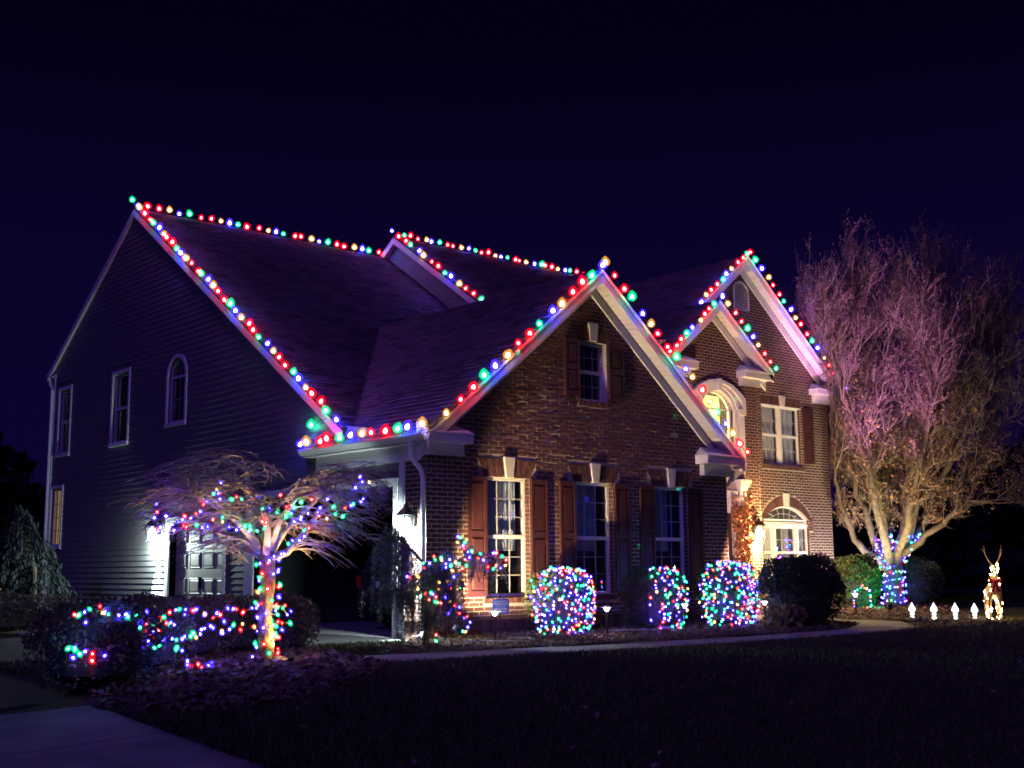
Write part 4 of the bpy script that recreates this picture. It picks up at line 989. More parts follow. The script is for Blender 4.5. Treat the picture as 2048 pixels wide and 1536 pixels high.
# ------------------------------------------------------------------ planting
def R2(a, b): return Vector((.749 * a + .663 * b, -.663 * a + .748 * b, 0))
def bush(name, label, cat, c, rx, ry, h, m, n, size, group=None, boxy=.6, base=0.0, seed=1, holes=.35, core=True):
    """leafy shrub: dense shell of leaf faces over a twiggy dark heart, uneven outline"""
    r = np.random.default_rng(seed); t = thing(name, label, cat, c, group)
    d = r.normal(size=(n, 3)); d /= np.linalg.norm(d, axis=1, keepdims=True); d[:, 2] = np.abs(d[:, 2]) * np.where(r.random(n) < .78, 1, -.8)
    p = d / (np.abs(d) ** (2 + 2 * boxy)).sum(1, keepdims=True) ** (1 / (2 + 2 * boxy))
    ph = r.uniform(0, 6, 6)
    lump = 1 + .07 * np.sin(p[:, 0] * 5 + ph[0]) * np.sin(p[:, 2] * 6 + ph[1]) + .06 * np.sin(p[:, 1] * 7 + ph[2]) + .05 * np.sin(p[:, 0] * 11 + p[:, 2] * 9 + ph[3])
    rad = lump * (1 - np.abs(r.normal(size=n)) * .11) + (r.random(n) < .04) * r.uniform(0, .12, n)
    P = p * rad[:, None] * np.array([rx, ry, h / 2]) + np.array([0, 0, h / 2 + base])
    P[:, 2] = np.maximum(P[:, 2], .02)
    soup('foliage', leaf_soup(P, size, r, dirs=d * .5), None, m, t, 'stuff')
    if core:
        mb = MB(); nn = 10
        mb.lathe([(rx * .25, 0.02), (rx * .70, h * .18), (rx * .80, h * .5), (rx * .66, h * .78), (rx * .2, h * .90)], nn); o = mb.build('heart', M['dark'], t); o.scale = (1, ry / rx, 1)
    mb = MB()
    for k in range(9):
        a = r.uniform(0, 2 * PI); mb.tube([(0.06 * math.cos(a), .06 * math.sin(a), 0), (rx * .3 * math.cos(a), ry * .3 * math.sin(a), h * .25), (rx * .6 * math.cos(a + .2), ry * .6 * math.sin(a + .2), h * .5)], [.018, .013, .007], 5)
    mb.build('stems', M['twig'], t)
    return t
def net(label, c, rx, ry, h, n, az0, az1, zlo, zhi, seed, boxy=.6):
    """a net of small bulbs laid over part of a shrub"""
    r = np.random.default_rng(seed); base = Vector(c); t = thing('net_lights', label, 'net lights', base, 'bulb nets on the round bushes'); rows = max(4, int(math.sqrt(n * (zhi - zlo) * 2.0))); cols = max(3, int(n / rows)); mb = MB(); k = 0
    for i in range(rows):
        line = []
        for j in range(cols):
            az = az0 + (az1 - az0) * (j + .5 * (i % 2) + r.uniform(-.55, .55)) / (cols - .5); z = zlo + (zhi - zlo) * (i + r.uniform(-.6, .6)) / (rows - 1); z = min(max(z, -.93), .97)
            q = math.sqrt(max(.02, 1 - z * z)); d = np.array([math.cos(az) * q, math.sin(az) * q, z]); e_ = 2 + 2 * boxy
            p = d / (np.abs(d) ** e_).sum() ** (1 / e_) * np.array([rx, ry, h / 2]) * (1.05 + r.uniform(-.02, .05)) + np.array([0, 0, h / 2])
            line.append(Vector(p)); put(MINM['BGBRYBGBBRGB'[r.integers(12)]], 'bulb', Vector(p) + base, t, (r.uniform(-1, 1), r.uniform(-1, 1), 0)); k += 1
        mb.tube(line, .004, 3, cap=False)
    mb.build('wire', M['wire'], t); return t
CV = math.atan2(-.74, -.656)     # direction from the house towards the street corner
bush('round_bush', 'clipped round bush with full bulb net below the first ground floor window', 'bush', (2.38, -.62, .03), .52, .48, 1.08, M['box'], 5200, .05, 'round bushes along the brick wall', seed=11)
bush('round_bush', 'clipped bush with only its right half in bulbs', 'bush', (4.32, -.98, .03), .56, .50, 1.08, M['box'], 5200, .05, 'round bushes along the brick wall', seed=12)
bush('round_bush', 'lit round bush at the right corner of the brick garage wall', 'bush', (6.32, -1.05, .03), .54, .50, 1.16, M['box'], 5200, .05, 'round bushes along the brick wall', seed=13)
net('bulb net covering nearly all of the first round bush', (2.38, -.62, .03), .52, .48, 1.08, 225, CV - .95, CV + 1.55, -.72, .93, 21)
net('narrow bulb net on the right half of the second round bush', (4.32, -.98, .03), .56, .50, 1.08, 118, CV + .05, CV + 1.5, -.85, .85, 22)
net('bulb net covering the third round bush by the ivy', (6.32, -1.05, .03), .54, .50, 1.16, 225, CV - 1.05, CV + 1.55, -.70, .95, 23)
bush('large_bush', 'large dark unlit round bush in front of the arched window', 'bush', (7.10, -2.20, .0), .80, .74, 1.34, M['box'], 12000, .055, seed=14, boxy=.25)
bush('small_shrub', 'low yellow green shrub at the foot of the large dark bush', 'shrub', (6.28, -2.42, .02), .34, .3, .40, M['plant'], 420, .15, seed=15, core=False)
bush('round_bush', 'round bush washed in green light behind the far tree bulbs', 'bush', (15.75, 2.15, .05), .66, .6, 1.38, M['box'], 6000, .075, seed=16, boxy=.2)
bush('round_bush', 'dim round bush just right of the big lit trunk', 'bush', (19.2, 2.4, .05), .62, .6, 1.30, M['box'], 5000, .075, seed=17, boxy=.2)
bush('low_hedge', 'low brown hedge beside pale edging stones at far left', 'hedge', (-4.15, 8.0, .02), 1.5, .55, .72, M['azalea'], 7000, .055, seed=18, boxy=.8)
hed = [((-6.93, -3.52), .62, .58, .86, 'leftmost dark shrub of the lit hedge nearest the driveway'), ((-6.05, -2.55), .66, .58, .84, 'hedge shrub with many crossing bulbs left of the cherry'),
       ((-5.0, -1.55), .66, .56, .80, 'hedge shrub behind the low dangling bulbs'), ((-4.0, -.95), .58, .55, .78, 'hedge shrub behind the cherry trunk'), ((-3.35, -1.30), .40, .40, .78, 'small hedge shrub right of the cherry trunk')]
for i, ((x, y), rx, ry, h, lb) in enumerate(hed):
    bush('hedge_shrub', lb, 'shrub', (x, y, gz(x, y) + .03), rx, ry, h, M['azalea'], 5200, .045, 'shrubs of the lit hedge', seed=30 + i, boxy=.5)
mini_string('bulb garland along the upper edge of the hedge', [HU], .085, jit=.03)
mini_string('bulb garland winding low across the hedge', [HL, HM], .085, jit=.03)
mini_string('bulb garland dangling to the mulch below the hedge', [HD], .08, jit=.02)
mini_string('bulb garland on the small shrub right of the cherry trunk', [HR], .12, jit=.03)

# ---- weeping cherry
cbase = Vector((-4.44, -2.62, gz(-4.4, -2.6) + .02))
ch = thing('weeping_cherry', 'leafless weeping cherry wrapped in small coloured bulbs', 'tree', cbase)
r = np.random.default_rng(5)
mb = MB(); trunk = [Vector((0, 0, -.05)), Vector((.02, 0, .25)), Vector((-.005, .01, .6)), Vector((.03, .0, 1.0)), Vector((.0, .0, 1.30)), Vector((.02, 0, 1.42))]
mb.tube(trunk, [.125, .098, .088, .088, .10, .07], 10); mb.build('trunk', M['cherry_trunk'], ch, smooth=True)
limbs = [[(.02, 0, 1.28), (-.16, -.05, 1.42), (-.20, -.08, 1.62), (-.45, -.10, 1.92), (-.62, -.1, 2.10), (-1.0, -.05, 2.18)], [(0, 0, 1.26), (-.2, .05, 1.36), (-.34, .1, 1.42), (-.75, .2, 1.72), (-1.15, .2, 1.80)],
         [(.02, 0, 1.26), (.26, -.06, 1.34), (.46, -.08, 1.56), (.62, -.1, 1.78), (.95, -.08, 1.98), (1.22, 0, 2.10)], [(.03, .02, 1.32), (.2, .1, 1.62), (.48, .2, 1.92), (.75, .3, 2.22), (.95, .35, 2.30)],
         [(0, .03, 1.32), (-.05, .2, 1.65), (.1, .35, 2.0), (.3, .5, 2.25), (.5, .6, 2.3)], [(0, -.03, 1.3), (.06, -.25, 1.6), (.02, -.45, 1.9), (-.15, -.6, 2.1), (-.3, -.8, 2.1)],
         [(0, .02, 1.36), (-.16, .15, 1.75), (-.28, .2, 2.15), (-.34, .2, 2.45), (-.42, .18, 2.62)], [(.02, 0, 1.34), (.18, -.2, 1.7), (.42, -.4, 1.98), (.8, -.5, 2.1)], [(-.02, 0, 1.34), (-.3, -.3, 1.72), (-.7, -.45, 2.0), (-1.0, -.5, 2.12)]]
lm = MB(); tw = MB()
def arch_twig(p, az, L, lift, w, depth):
    pts = [Vector(p)]; dirv = R2(math.cos(az), math.sin(az)); v = lift
    n = 7
    for i in range(n):
        dirv = (dirv + R2(*r.normal(size=2)) * .22).normalized(); v -= (lift + .75) / n * r.uniform(.7, 1.3)
        q = pts[-1] + (dirv + Vector((0, 0, v))) * L / n
        if q.z < .62 or not -1.78 < .749 * q.x - .663 * q.y < 1.5: break
        pts.append(q)
    if len(pts) > 2:
        k = len(pts); tw.tube(pts, [w * (1 - .75 * i / (k - 1)) for i in range(k)], 4, cap=False)
        if depth > 0:
            for _ in range(r.integers(2, 5)):
                i = r.integers(1, k - 1); arch_twig(pts[i], az + r.normal() * .9, L * r.uniform(.4, .75), r.uniform(-.1, .6), w * .62, depth - 1)
for L in limbs:
    pts = [R2(a, b) + Vector((0, 0, z)) for a, b, z in L]; k = len(pts)
    lm.tube(pts, [.052 * (1 - .72 * i / (k - 1)) for i in range(k)], 7)
    for i in range(2, k):
        for _ in range(5 if i < k - 1 else 7):
            p = pts[i - 1].lerp(pts[i], r.random()); az0 = math.atan2(L[i][1] - L[i - 1][1], L[i][0] - L[i - 1][0]) if abs(L[i][0] - L[i - 1][0]) + abs(L[i][1] - L[i - 1][1]) > .05 else r.uniform(0, 6.3)
            arch_twig(p, az0 + r.normal() * 1.0, r.uniform(.45, .95), r.uniform(.2, 1.1), .0125, 2)
lm.build('limbs', M['cherry'], ch, smooth=True); tw.build('twigs', M['cherry'], ch, kind='stuff')
mini_string('bulbs strung through the left branches of the cherry', [CA1, CA2], .075, jit=.03)
mini_string('bulbs strung through the middle branches of the cherry', [CA4, CA5], .10, jit=.035)
mini_string('bulbs strung through the right branches of the cherry', [CA3], .075, jit=.03)
hx = [cbase + Vector((.03 + .13 * math.cos(a), .13 * math.sin(a), .03 + 1.25 * a / (2 * PI * 8))) for a in np.arange(0, 2 * PI * 8, .35)]
mini_string('bulbs wound round the cherry trunk', [hx], .11, jit=.015)

# ---- big bare tree
tb = Vector((18.05, 2.5, gz(18, 2.5)))
tr = thing('bare_tree', 'big nearly leafless tree with upright limbs right of the house', 'tree', tb)
r = np.random.default_rng(9); lm = MB(); br = MB(); twg = MB(); leafP = []; budP = []
tk = MB(); tk.tube([(0, 0, -.1), (.02, 0, .25), (0, .02, .7), (.03, 0, 1.15), (.05, 0, 1.5)], [.36, .27, .24, .26, .20], 12); tk.build('trunk', M['bark'], tr, smooth=True)
tl = [[(-.05, 0, 1.0), (-.38, .2, 1.8), (-.75, .3, 3.1), (-1.0, .3, 4.8), (-1.4, .4, 6.6), (-1.75, .5, 8.6)], [(-.02, 0, 1.1), (-.2, -.1, 2.0), (-.32, -.2, 3.4), (-.55, -.2, 5.2), (-.62, -.2, 7.2), (-.7, -.1, 9.6)],
      [(.0, .05, 1.1), (.02, .3, 2.2), (.12, .5, 3.8), (.1, .6, 5.6), (.2, .6, 7.4), (.15, .5, 8.9)], [(.05, 0, 1.1), (.25, -.1, 2.0), (.42, -.2, 3.2), (.85, -.2, 4.6), (1.3, -.1, 6.6), (1.5, 0, 9.6)],
      [(.08, 0, 1.15), (.5, .1, 1.9), (.85, .1, 2.8), (1.6, .0, 3.7), (2.3, -.1, 5.2), (2.6, -.1, 8.8)], [(.08, .05, 1.15), (.6, .3, 1.9), (1.25, .4, 2.5), (2.1, .5, 3.4), (3.1, .6, 4.6), (3.7, .6, 7.4)],
      [(.08, -.03, 1.25), (.65, -.1, 1.75), (1.3, -.2, 2.25), (2.0, -.25, 2.75), (2.9, -.3, 2.95), (3.9, -.3, 2.8)], [(-.1, 0, 1.0), (-.55, .1, 1.45), (-.95, .15, 1.8), (-1.25, .2, 2.6), (-1.38, .2, 3.6), (-1.40, .3, 4.8)],
      [(.0, .1, 1.1), (-.4, .7, 2.4), (-.7, 1.2, 4.2), (-1.25, 1.6, 6.0), (-2.0, 1.8, 8.4)], [(.05, .1, 1.1), (.6, .8, 2.4), (1.3, 1.3, 4.2), (2.1, 1.5, 6.0), (2.6, 1.6, 8.2)], [(.05, -.1, 1.1), (.3, -.7, 2.4), (.5, -1.2, 4.0), (.9, -1.5, 6.0), (.7, -1.5, 8.0)], [(-.05, -.1, 1.1), (-.5, -.6, 2.3), (-.9, -1.0, 4.1), (-1.3, -1.1, 5.8), (-1.9, -1.0, 8.6)],
      [(.02, 0, 3.2), (1.0, .6, 5.0), (2.3, .9, 6.2), (3.4, 1.0, 7.8), (3.9, 1.0, 9.0)]]
def tree_twig(p, d, L, w, level):
    pts = [Vector(p)]; d = Vector(d).normalized(); n = 5 if level else 4
    for i in range(n):
        d = (d + Vector(r.normal(size=3)) * .15 + Vector((0, 0, .13 if p[2] > 3.2 else .05))).normalized(); q = pts[-1] + d * L / n; a_ = .749 * q.x - .663 * q.y
        lim = -1.42 if q.z < 5.6 else max(-2.25, -1.42 - (q.z - 5.6) * .36)
        if a_ < lim or (level < 2 and q.z < 2.1 + .22 * max(0, a_ - .6)): break
        pts.append(q)
    if len(pts) < 3: return
    n = len(pts) - 1
    tgt = br if level == 2 else twg
    tgt.tube(pts, [w * (1 - .7 * i / n) for i in range(n + 1)], 4 if level == 2 else 3, cap=False)
    if level > 0:
        for _ in range(int(r.integers(7, 11)) if level == 2 else int(r.integers(4, 7))):
            i = int(r.integers(1, n + 1)); dd = (d * 1.0 + Vector(r.normal(size=3)) * .75 + Vector((0, 0, .35))).normalized()
            tree_twig(pts[i], dd, L * r.uniform(.38, .62), w * .5, level - 1)
    else:
        for q in pts[1:]:
            if q.z < 5.0 + r.normal() * .8 and r.random() < .36: leafP.append(q + Vector(r.normal(size=3)) * .05)
            else: budP.append(q + Vector(r.normal(size=3)) * .03)
for L in tl:
    raw = [R2(a, b) + Vector((0, 0, z if z < 3 else 3 + (z - 3) * .86)) for a, b, z in L]; pts = resample(raw, n=17); k = len(pts)
    for i in range(1, k - 1): pts[i] += Vector(r.normal(size=3)) * .035
    w0 = .125 if L[0][2] < 2 else .06
    lm.tube(pts, [w0 * (1 - .85 * (i / (k - 1)) ** .8) + .006 for i in range(k)], 7)
    for i in range(3, k):
        for _ in range((1 if pts[i].z < 3.2 else 3 if pts[i].z < 5 else 5) if i < k - 1 else 7):
            d = (pts[i] - pts[i - 1]).normalized() * .75 + Vector(r.normal(size=3)) * .55
            tree_twig(pts[i], d, r.uniform(.9, 1.7) * (.75 if pts[i].z < 2.2 else 1), .022, 2)
lm.build('limbs', M['bark'], tr, smooth=True); br.build('branches', M['bark'], tr, kind='stuff'); twg.build('twigs', M['twig'], tr, kind='stuff')
soup('leaves', leaf_soup(np.array([tuple(p) for p in leafP]), .085, r, aspect=.7), None, M['oldleaf'], tr, 'stuff')
soup('buds', leaf_soup(np.array([tuple(p) for p in budP]), .055, r, aspect=.6), None, M['bud'], tr, 'stuff')
print('tree', len(leafP), len(budP), len(twg.f))
def helix(path, rad, turns, step=.32):
    ps = resample(path, n=int(turns * 2 * PI / step)); out = []
    for i, p in enumerate(ps): a = i * step; out.append(tb + p + Vector((rad * math.cos(a), rad * math.sin(a), 0)))
    return out
mini_string('bulbs wound round the forked trunk of the big tree', [helix([Vector((0, 0, .05)), Vector((0, 0, 1.0))], .31, 5), helix([R2(-.05, 0) + Vector((0, 0, 1.0)), R2(-.22, -.05) + Vector((0, 0, 1.95))], .26, 6),
             helix([R2(.1, 0) + Vector((0, 0, 1.1)), R2(.62, 0) + Vector((0, 0, 1.95))], .18, 5)], .085, jit=.03, pal='BBGBRBBYBBGB')
# lit candy cane bent over the bed by the green bush
cc = [Vector((14.9, 1.72, .05)), Vector((14.9, 1.72, .38)), Vector((14.95, 1.68, .56)), Vector((15.08, 1.58, .62)), Vector((15.2, 1.48, .55)), Vector((15.24, 1.45, .36)), Vector((15.2, 1.48, .12)), Vector((15.1, 1.56, .04))]
mini_string('bulb arch over the bed left of the green lit bush', [cc], .075, jit=.02)

# ---- small tree standing in the dining room window
xt = thing('christmas_tree', 'small green tree with bulbs inside the arched ground floor window', 'christmas tree', (15.42, 4.62, .8)); r = np.random.default_rng(2); P = []
for _ in range(900):
    z = r.uniform(.05, 1.05); q = (1.1 - z) * .36 * math.sqrt(r.random()); a = r.uniform(0, 6.28); P.append((q * math.cos(a), q * math.sin(a) * .7, z))
soup('needles', leaf_soup(np.array(P), .07, r, aspect=.3), None, M['conifer'], xt, 'stuff')
mini_string('bulbs on the small tree inside the arched window', [[(15.42, 4.50, 1.88), (15.34, 4.45, 1.72), (15.52, 4.45, 1.62), (15.28, 4.42, 1.50), (15.58, 4.40, 1.40), (15.22, 4.38, 1.25), (15.66, 4.36, 1.15)]], .10, jit=.02)

# ---- weeping cedar at the garage corner
cbs = Vector((-.93, -1.22, .03)); ce = thing('weeping_cedar', 'weeping blue cedar trailing foliage beside the garage corner', 'tree', cbs)
r = np.random.default_rng(3); tk = MB()
arms = [[(0, 0, -.05), (.02, 0, .3), (.06, 0, .7), (.14, 0, 1.05), (.22, -.02, 1.28), (.30, -.04, 1.36)], [(.14, 0, 1.05), (-.05, .02, 1.22), (-.22, .05, 1.40), (-.40, .08, 1.58), (-.55, .08, 1.66), (-.66, .06, 1.5)],
        [(.25, -.03, 1.32), (.45, -.05, 1.22), (.62, -.06, 1.28), (.82, -.06, 1.34), (1.0, -.08, 1.30), (1.16, -.1, 1.16)], [(.62, -.06, 1.28), (.56, -.06, 1.42), (.50, -.05, 1.58)], [(.2, 0, 1.2), (.0, -.15, 1.1), (-.35, -.2, .82), (-.78, -.2, .76)], [(.22, -.02, 1.28), (.3, -.2, 1.15), (.42, -.28, .9)]]
for i, A in enumerate(arms): tk.tube([R2(a, b) + Vector((0, 0, z)) for a, b, z in A], [(.055 if i == 0 else .03) * (1 - .6 * j / (len(A) - 1)) for j in range(len(A))], 7)
tk.build('trunk', M['bark'], ce, smooth=True)
st = MB(); ndl = []; ndd = []
def strand(p, L, out=.0):
    p = Vector(p); n = max(3, int(L / .06)); pts = [p]; dv = R2(r.normal() * .4, r.normal() * .4 - .1)
    for i in range(n):
        dv = dv * .8 + R2(*r.normal(size=2)) * .08; pts.append(pts[-1] + (dv * .4 + Vector((0, 0, -1 + .9 * math.exp(-i * .6)))).normalized() * (L / n))
        if pts[-1].z < .1: break
    st.tube(pts, .006, 3, cap=False)
    for a, b in zip(pts, pts[1:]):
        for _ in range(13):
            q = a.lerp(b, r.random()) + Vector(r.normal(size=3)) * .012; ndl.append(q + Vector(r.normal(size=3)) * .016); ndd.append(tuple(Vector(r.normal(size=3)) * .8 + Vector((0, 0, -.5))))
for ai, (A, spec) in enumerate(zip(arms, [(0, .45, .9, 26), (1, .5, 1.25, 62), (2, .2, .42, 46), (3, .06, .12, 8), (4, .15, .45, 34), (5, .4, .8, 30)])):
    pp = [R2(a, b) + Vector((0, 0, z)) for a, b, z in A]; L = resample(pp, n=30)
    for _ in range(spec[3]):
        q = L[int(r.uniform(.45 if ai in (0, 1) else .1, .999) * 30) % 30]; strand(q + Vector(r.normal(size=3)) * .05, r.uniform(spec[1], spec[2]))
for _ in range(60):
    a = r.uniform(-.22, .55); strand(R2(a, r.uniform(-.35, .25)) + Vector((0, 0, 1.22 - abs(a - .2) * .75 + r.normal() * .06)), r.uniform(.35, .85))
st.build('strands', M['bark'], ce, kind='stuff')
soup('needles', leaf_soup(np.array([tuple(p) for p in ndl]), .042, r, aspect=.28, dirs=np.array(ndd) * .4), None, M['cedar'], ce, 'stuff')
t = thing('fairy_lights', 'bulbs scattered through the weeping cedar', 'fairy lights', CED[0], 'small bulb garlands in the garden'); mb = MB()
for i, (p, k) in enumerate(zip(CED, CEDC)):
    put(MINM[k], 'bulb', p, t, (random.uniform(-1, 1), random.uniform(-1, 1), 0))
    if i and (Vector(p) - Vector(CED[i - 1])).length < .3: mb.tube([Vector(CED[i - 1]) - t.location, Vector(p) - t.location], .004, 3, cap=False)
mb.build('wire', M['wire'], t)
# trellis on the siding strip
mb = MB()
tz = thing('trellis', 'narrow black wire trellis against the garage door trim', 'trellis', (-.06, .62, .03))
for y in (-.10, .10): q = MB(); q.tube([(0, y, 0), (0, y, 1.75)], .011, 5); q.build('post', M['black'], tz)
for k in range(17): q = MB(); q.tube([(.0, -.10, .1 + k * .1), (.0, .10, .1 + k * .1)], .008, 4); q.build('rung', M['black'], tz)

# ---- conifer and stones at far left
r = np.random.default_rng(8)
cf0 = Vector((-2.0, 11.6, .02)); cfo = thing('weeping_conifer', 'dark drooping conifer below the small lit window', 'tree', cf0); tk = MB(); tk.tube([(0, 0, 0), (0, .05, 1.2), (-.35, .2, 2.4)], [.07, .05, .02], 6); tk.build('trunk', M['bark'], cfo)
P = []; D = []
for _ in range(74):
    z0 = r.uniform(.7, 2.5); a = r.uniform(0, 2 * PI); L = ((2.6 - z0) * .42 + .15) * r.uniform(.5, 1.5); p = Vector((-.35 * max(0, z0 - 1.2) / 1.2, .1 * z0, z0)); d = Vector((math.cos(a), math.sin(a), .3))
    for k in range(26):
        d.z -= .11; p = p + d.normalized() * L * .085
        if p.z < .05: break
        for _ in range(4): P.append(tuple(p + Vector(r.normal(size=3)) * .045)); D.append((d.x, d.y, d.z - .4))
soup('needles', leaf_soup(np.array(P), .13, r, aspect=.22, dirs=np.array(D)), None, M['conifer'], cfo, 'stuff')
for k, (x, y) in enumerate([(-3.9, 6.75), (-3.62, 6.98), (-3.38, 7.06), (-3.16, 7.12), (-2.9, 7.1)]):
    mb = MB(); q = [(random.uniform(.85, 1.15)) for _ in range(9)]
    prof = [(.10, 0), (.125, .03), (.11, .07), (.05, .09)]
    mb.lathe(prof, 9); mb.v = [(vx * q[i % 9] * 1.15, vy * q[(i + 3) % 9], vz) for i, (vx, vy, vz) in enumerate(mb.v)]
    o = mb.build('edging_stone', M['rock']); o.location = (x, y, .01); tag(o, ('first pale edging stone from the dark driveway end', 'second edging stone from the driveway end, pale and flat', 'middle one of five pale edging stones', 'edging stone next to the rightmost one', 'pale edging stone at the right end of the low hedge')[k], 'stone', 'edging stones by the low hedge')
mb = MB(); t = thing('garden_light', 'small amber garden light above the low hedge at far left', 'garden light', (-3.7, 8.9, .02)); mb.tube([(0, 0, 0), (0, 0, .62)], .012, 6); mb.build('post', M['black'], t)
mb = MB(); mb.lathe([(.02, .60), (.05, .64), (.055, .72), (.03, .78), (.07, .80), (.01, .86)], 8); mb.build('lamp_head', glow('amber_glow', (1, .42, .12), .45), t)

# ---- ivy on the entry pilaster
r = np.random.default_rng(4); iv = thing('ivy', 'red autumn ivy climbing the entry pilaster', 'climbing plant', (12.0, 3.05, 0)); P = []; vn = MB()
for k in range(16):
    x = r.uniform(11.80, 12.22); z = .1; pts = []
    while z < r.uniform(2.3, 3.1): pts.append((x - 12.0, -.06 + r.normal() * .012, z)); x = min(max(x + r.normal() * .045, 11.76), 12.30); z += .09
    vn.tube(pts, .006, 4, cap=False)
    for p in pts:
        for _ in range(6): P.append((p[0] + r.normal() * .06, -.07 - abs(r.normal()) * .05, p[2] + r.normal() * .05))
for _ in range(170):
    zz = r.uniform(1.9, 3.0); P.append((r.uniform(.25, .25 + .5 * (1 - abs(zz - 2.6) / 1.0)), -.02 - abs(r.normal()) * .03, zz))
vn.build('stems', M['twig'], iv); soup('leaves', leaf_soup(np.array(P), .085, r, aspect=.75), None, M['ivy'], iv, 'stuff')

# ------------------------------------------------------------------ garden furniture and decorations
def path_light(label, x, y, lit=True, h=.52):
    t = thing('path_light', label, 'path light', (x, y, gz(x, y) + .02), 'path lights along the walk')
    mb = MB(); mb.tube([(0, 0, -.05), (0, 0, h * .55), (0, 0, h * .93)], [.013, .017, .020], 8); mb.build('post', M['bronze'], t)
    mb = MB(); mb.lathe([(.022, h * .84), (.034, h * .90), (.058, h * .952), (.01, h * .955)], 10); mb.build('lens', M['path_glow'], t)
    mb = MB(); mb.lathe([(.092, h * .955), (.105, h * .962), (.06, h * 1.0), (.03, h * 1.015), (.0, h * 1.02)], 14); mb.build('cap', M['trim'] if lit else M['bronze'], t)
    return t
for lb, x, y, lt_ in (('path light below the blue yard sign', -.19, -1.93, 1), ('bright mushroom path light between the first two round bushes', 2.06, -2.05, 1), ('dark capped path light right of the half lit bush', 4.09, -1.94, 0), ('path light left of the large dark bush', 6.19, -2.04, 0), ('bright mushroom path light by the bulb arch', 11.9, -.25, 1)):
    path_light(lb, x, y, lt_)
    if lt_: point('path_lamp', (x, y, .44), 15, (1, .92, .8), .03)
sg = thing('yard_sign', 'small blue security sign with pale stripes on a stake', 'yard sign', (.16, -1.66, .03)); sg.rotation_euler = (0, 0, math.radians(-12))
q = MB(); q.tube([(0, .012, -.05), (0, .012, .76)], .010, 6); q.build('stake', M['black'], sg)
q = MB(); q.prism(lambda u, z, d: (u, -d, z), [(-.14 + .02, .44), (.14 - .02, .44), (.14, .46), (.14, .64), (.12, .66), (-.12, .66), (-.14, .64), (-.14, .46)], -.004, .006); q.build('board', M['signblue'], sg)
for k, (z, w, hgt) in enumerate(((.625, .12, .006), (.598, .12, .006), (.575, .12, .006), (.515, .12, .005), (.498, .12, .005), (.47, .09, .010))):
    q = MB(); q.box((-w, -.009, z - hgt), (w, -.0065, z + hgt)); q.build('stripe', M['signwhite'], sg)
q = MB()
for i, w in enumerate((9, 6, 7, 8, 7, 9, 6, 8, 9)):
    x = -.085 + i * .0195; q.box((x, -.009, .532), (x + .004, -.0066, .556)); q.box((x + .005, -.009, .532 + (.018 if i % 2 else 0)), (x + .001 * w + .003, -.0066, .538 + (.018 if i % 2 else 0)))
q.build('lettering', M['signwhite'], sg)

for lb, x, y in (('white lit path stake furthest from the reindeer', 10.80, -2.28), ('white lit path stake second in line towards the reindeer', 10.88, -2.72), ('white lit path stake third in line towards the reindeer', 10.96, -3.14), ('white lit path stake right beside the reindeer', 11.02, -3.52)):
    t = thing('lit_stake', lb, 'lit stake', (x, y, .02), 'white lit stakes in a row', random.uniform(0, 6)); t.scale = (.82, .82, .88)
    q = MB(); q.lathe([(.006, -.05), (.008, .04)], 6); q.build('stake', M['trim'], t)
    q = MB(); q.lathe([(.01, .03), (.05, .055), (.055, .085), (.022, .125)], 10); q.build('foot', M['stake_glow'], t, smooth=True)
    q = MB(); q.lathe([(.022, .126), (.05, .145), (.052, .175), (.02, .200)], 10); q.build('ball', M['stake_glow'], t, smooth=True)
    q = MB(); q.lathe([(.02, .201), (.06, .212), (.084, .245), (.072, .30), (.034, .36), (.004, .42)], 10); q.build('spire', M['stake_glow'], t, smooth=True)

dl = Vector((11.42, -3.72, .02)); dr = thing('lit_reindeer', 'standing lit reindeer with antlers and a red bow', 'lawn decoration', dl); dr.rotation_euler = (0, 0, math.radians(-146))
# one continuous body grown over a skeleton
sk = [(0, 0, .62), (.16, 0, .64), (.30, 0, .66), (-.20, 0, .62), (-.30, 0, .58), (.37, 0, .80), (.42, 0, .95), (.46, 0, 1.05), (.56, 0, 1.03), (.64, 0, 1.00),
      (.24, .09, .48), (.25, .10, .28), (.27, .10, .02), (.24, -.09, .48), (.22, -.10, .28), (.20, -.10, .02), (-.24, .10, .46), (-.30, .11, .27), (-.25, .11, .02), (-.24, -.10, .46), (-.33, -.11, .27), (-.30, -.11, .02), (-.37, 0, .66),
      (.43, .05, 1.12), (.43, -.05, 1.12)]
se = [(0, 1), (1, 2), (0, 3), (3, 4), (2, 5), (5, 6), (6, 7), (7, 8), (8, 9), (2, 10), (10, 11), (11, 12), (2, 13), (13, 14), (14, 15), (3, 16), (16, 17), (17, 18), (3, 19), (19, 20), (20, 21), (4, 22), (7, 23), (7, 24)]
sr = [.12, .13, .13, .13, .09, .085, .06, .062, .045, .028, .05, .027, .022, .05, .027, .022, .06, .03, .022, .06, .03, .022, .025, .022, .022]
me = bpy.data.meshes.new('body'); me.from_pydata(sk, se, []); o = bpy.data.objects.new('body', me); COL.objects.link(o); o.parent = dr; me.materials.append(M['deer'])
md = o.modifiers.new('skin', 'SKIN'); o.modifiers.new('sub', 'SUBSURF').render_levels = 1
for i, v in enumerate(me.skin_vertices[0].data): v.radius = (sr[i], sr[i]); v.use_root = (i == 0)
for s in (-1, 1):
    q = MB(); q.tube([(.42, s * .03, 1.10), (.38, s * .10, 1.22), (.38, s * .15, 1.36), (.42, s * .16, 1.50)], [.014, .012, .010, .006], 6); q.tube([(.38, s * .12, 1.27), (.47, s * .16, 1.36)], [.010, .005], 5); q.tube([(.38, s * .15, 1.36), (.32, s * .20, 1.44)], [.009, .004], 5)
    q.build('antler', M['deer'], dr)
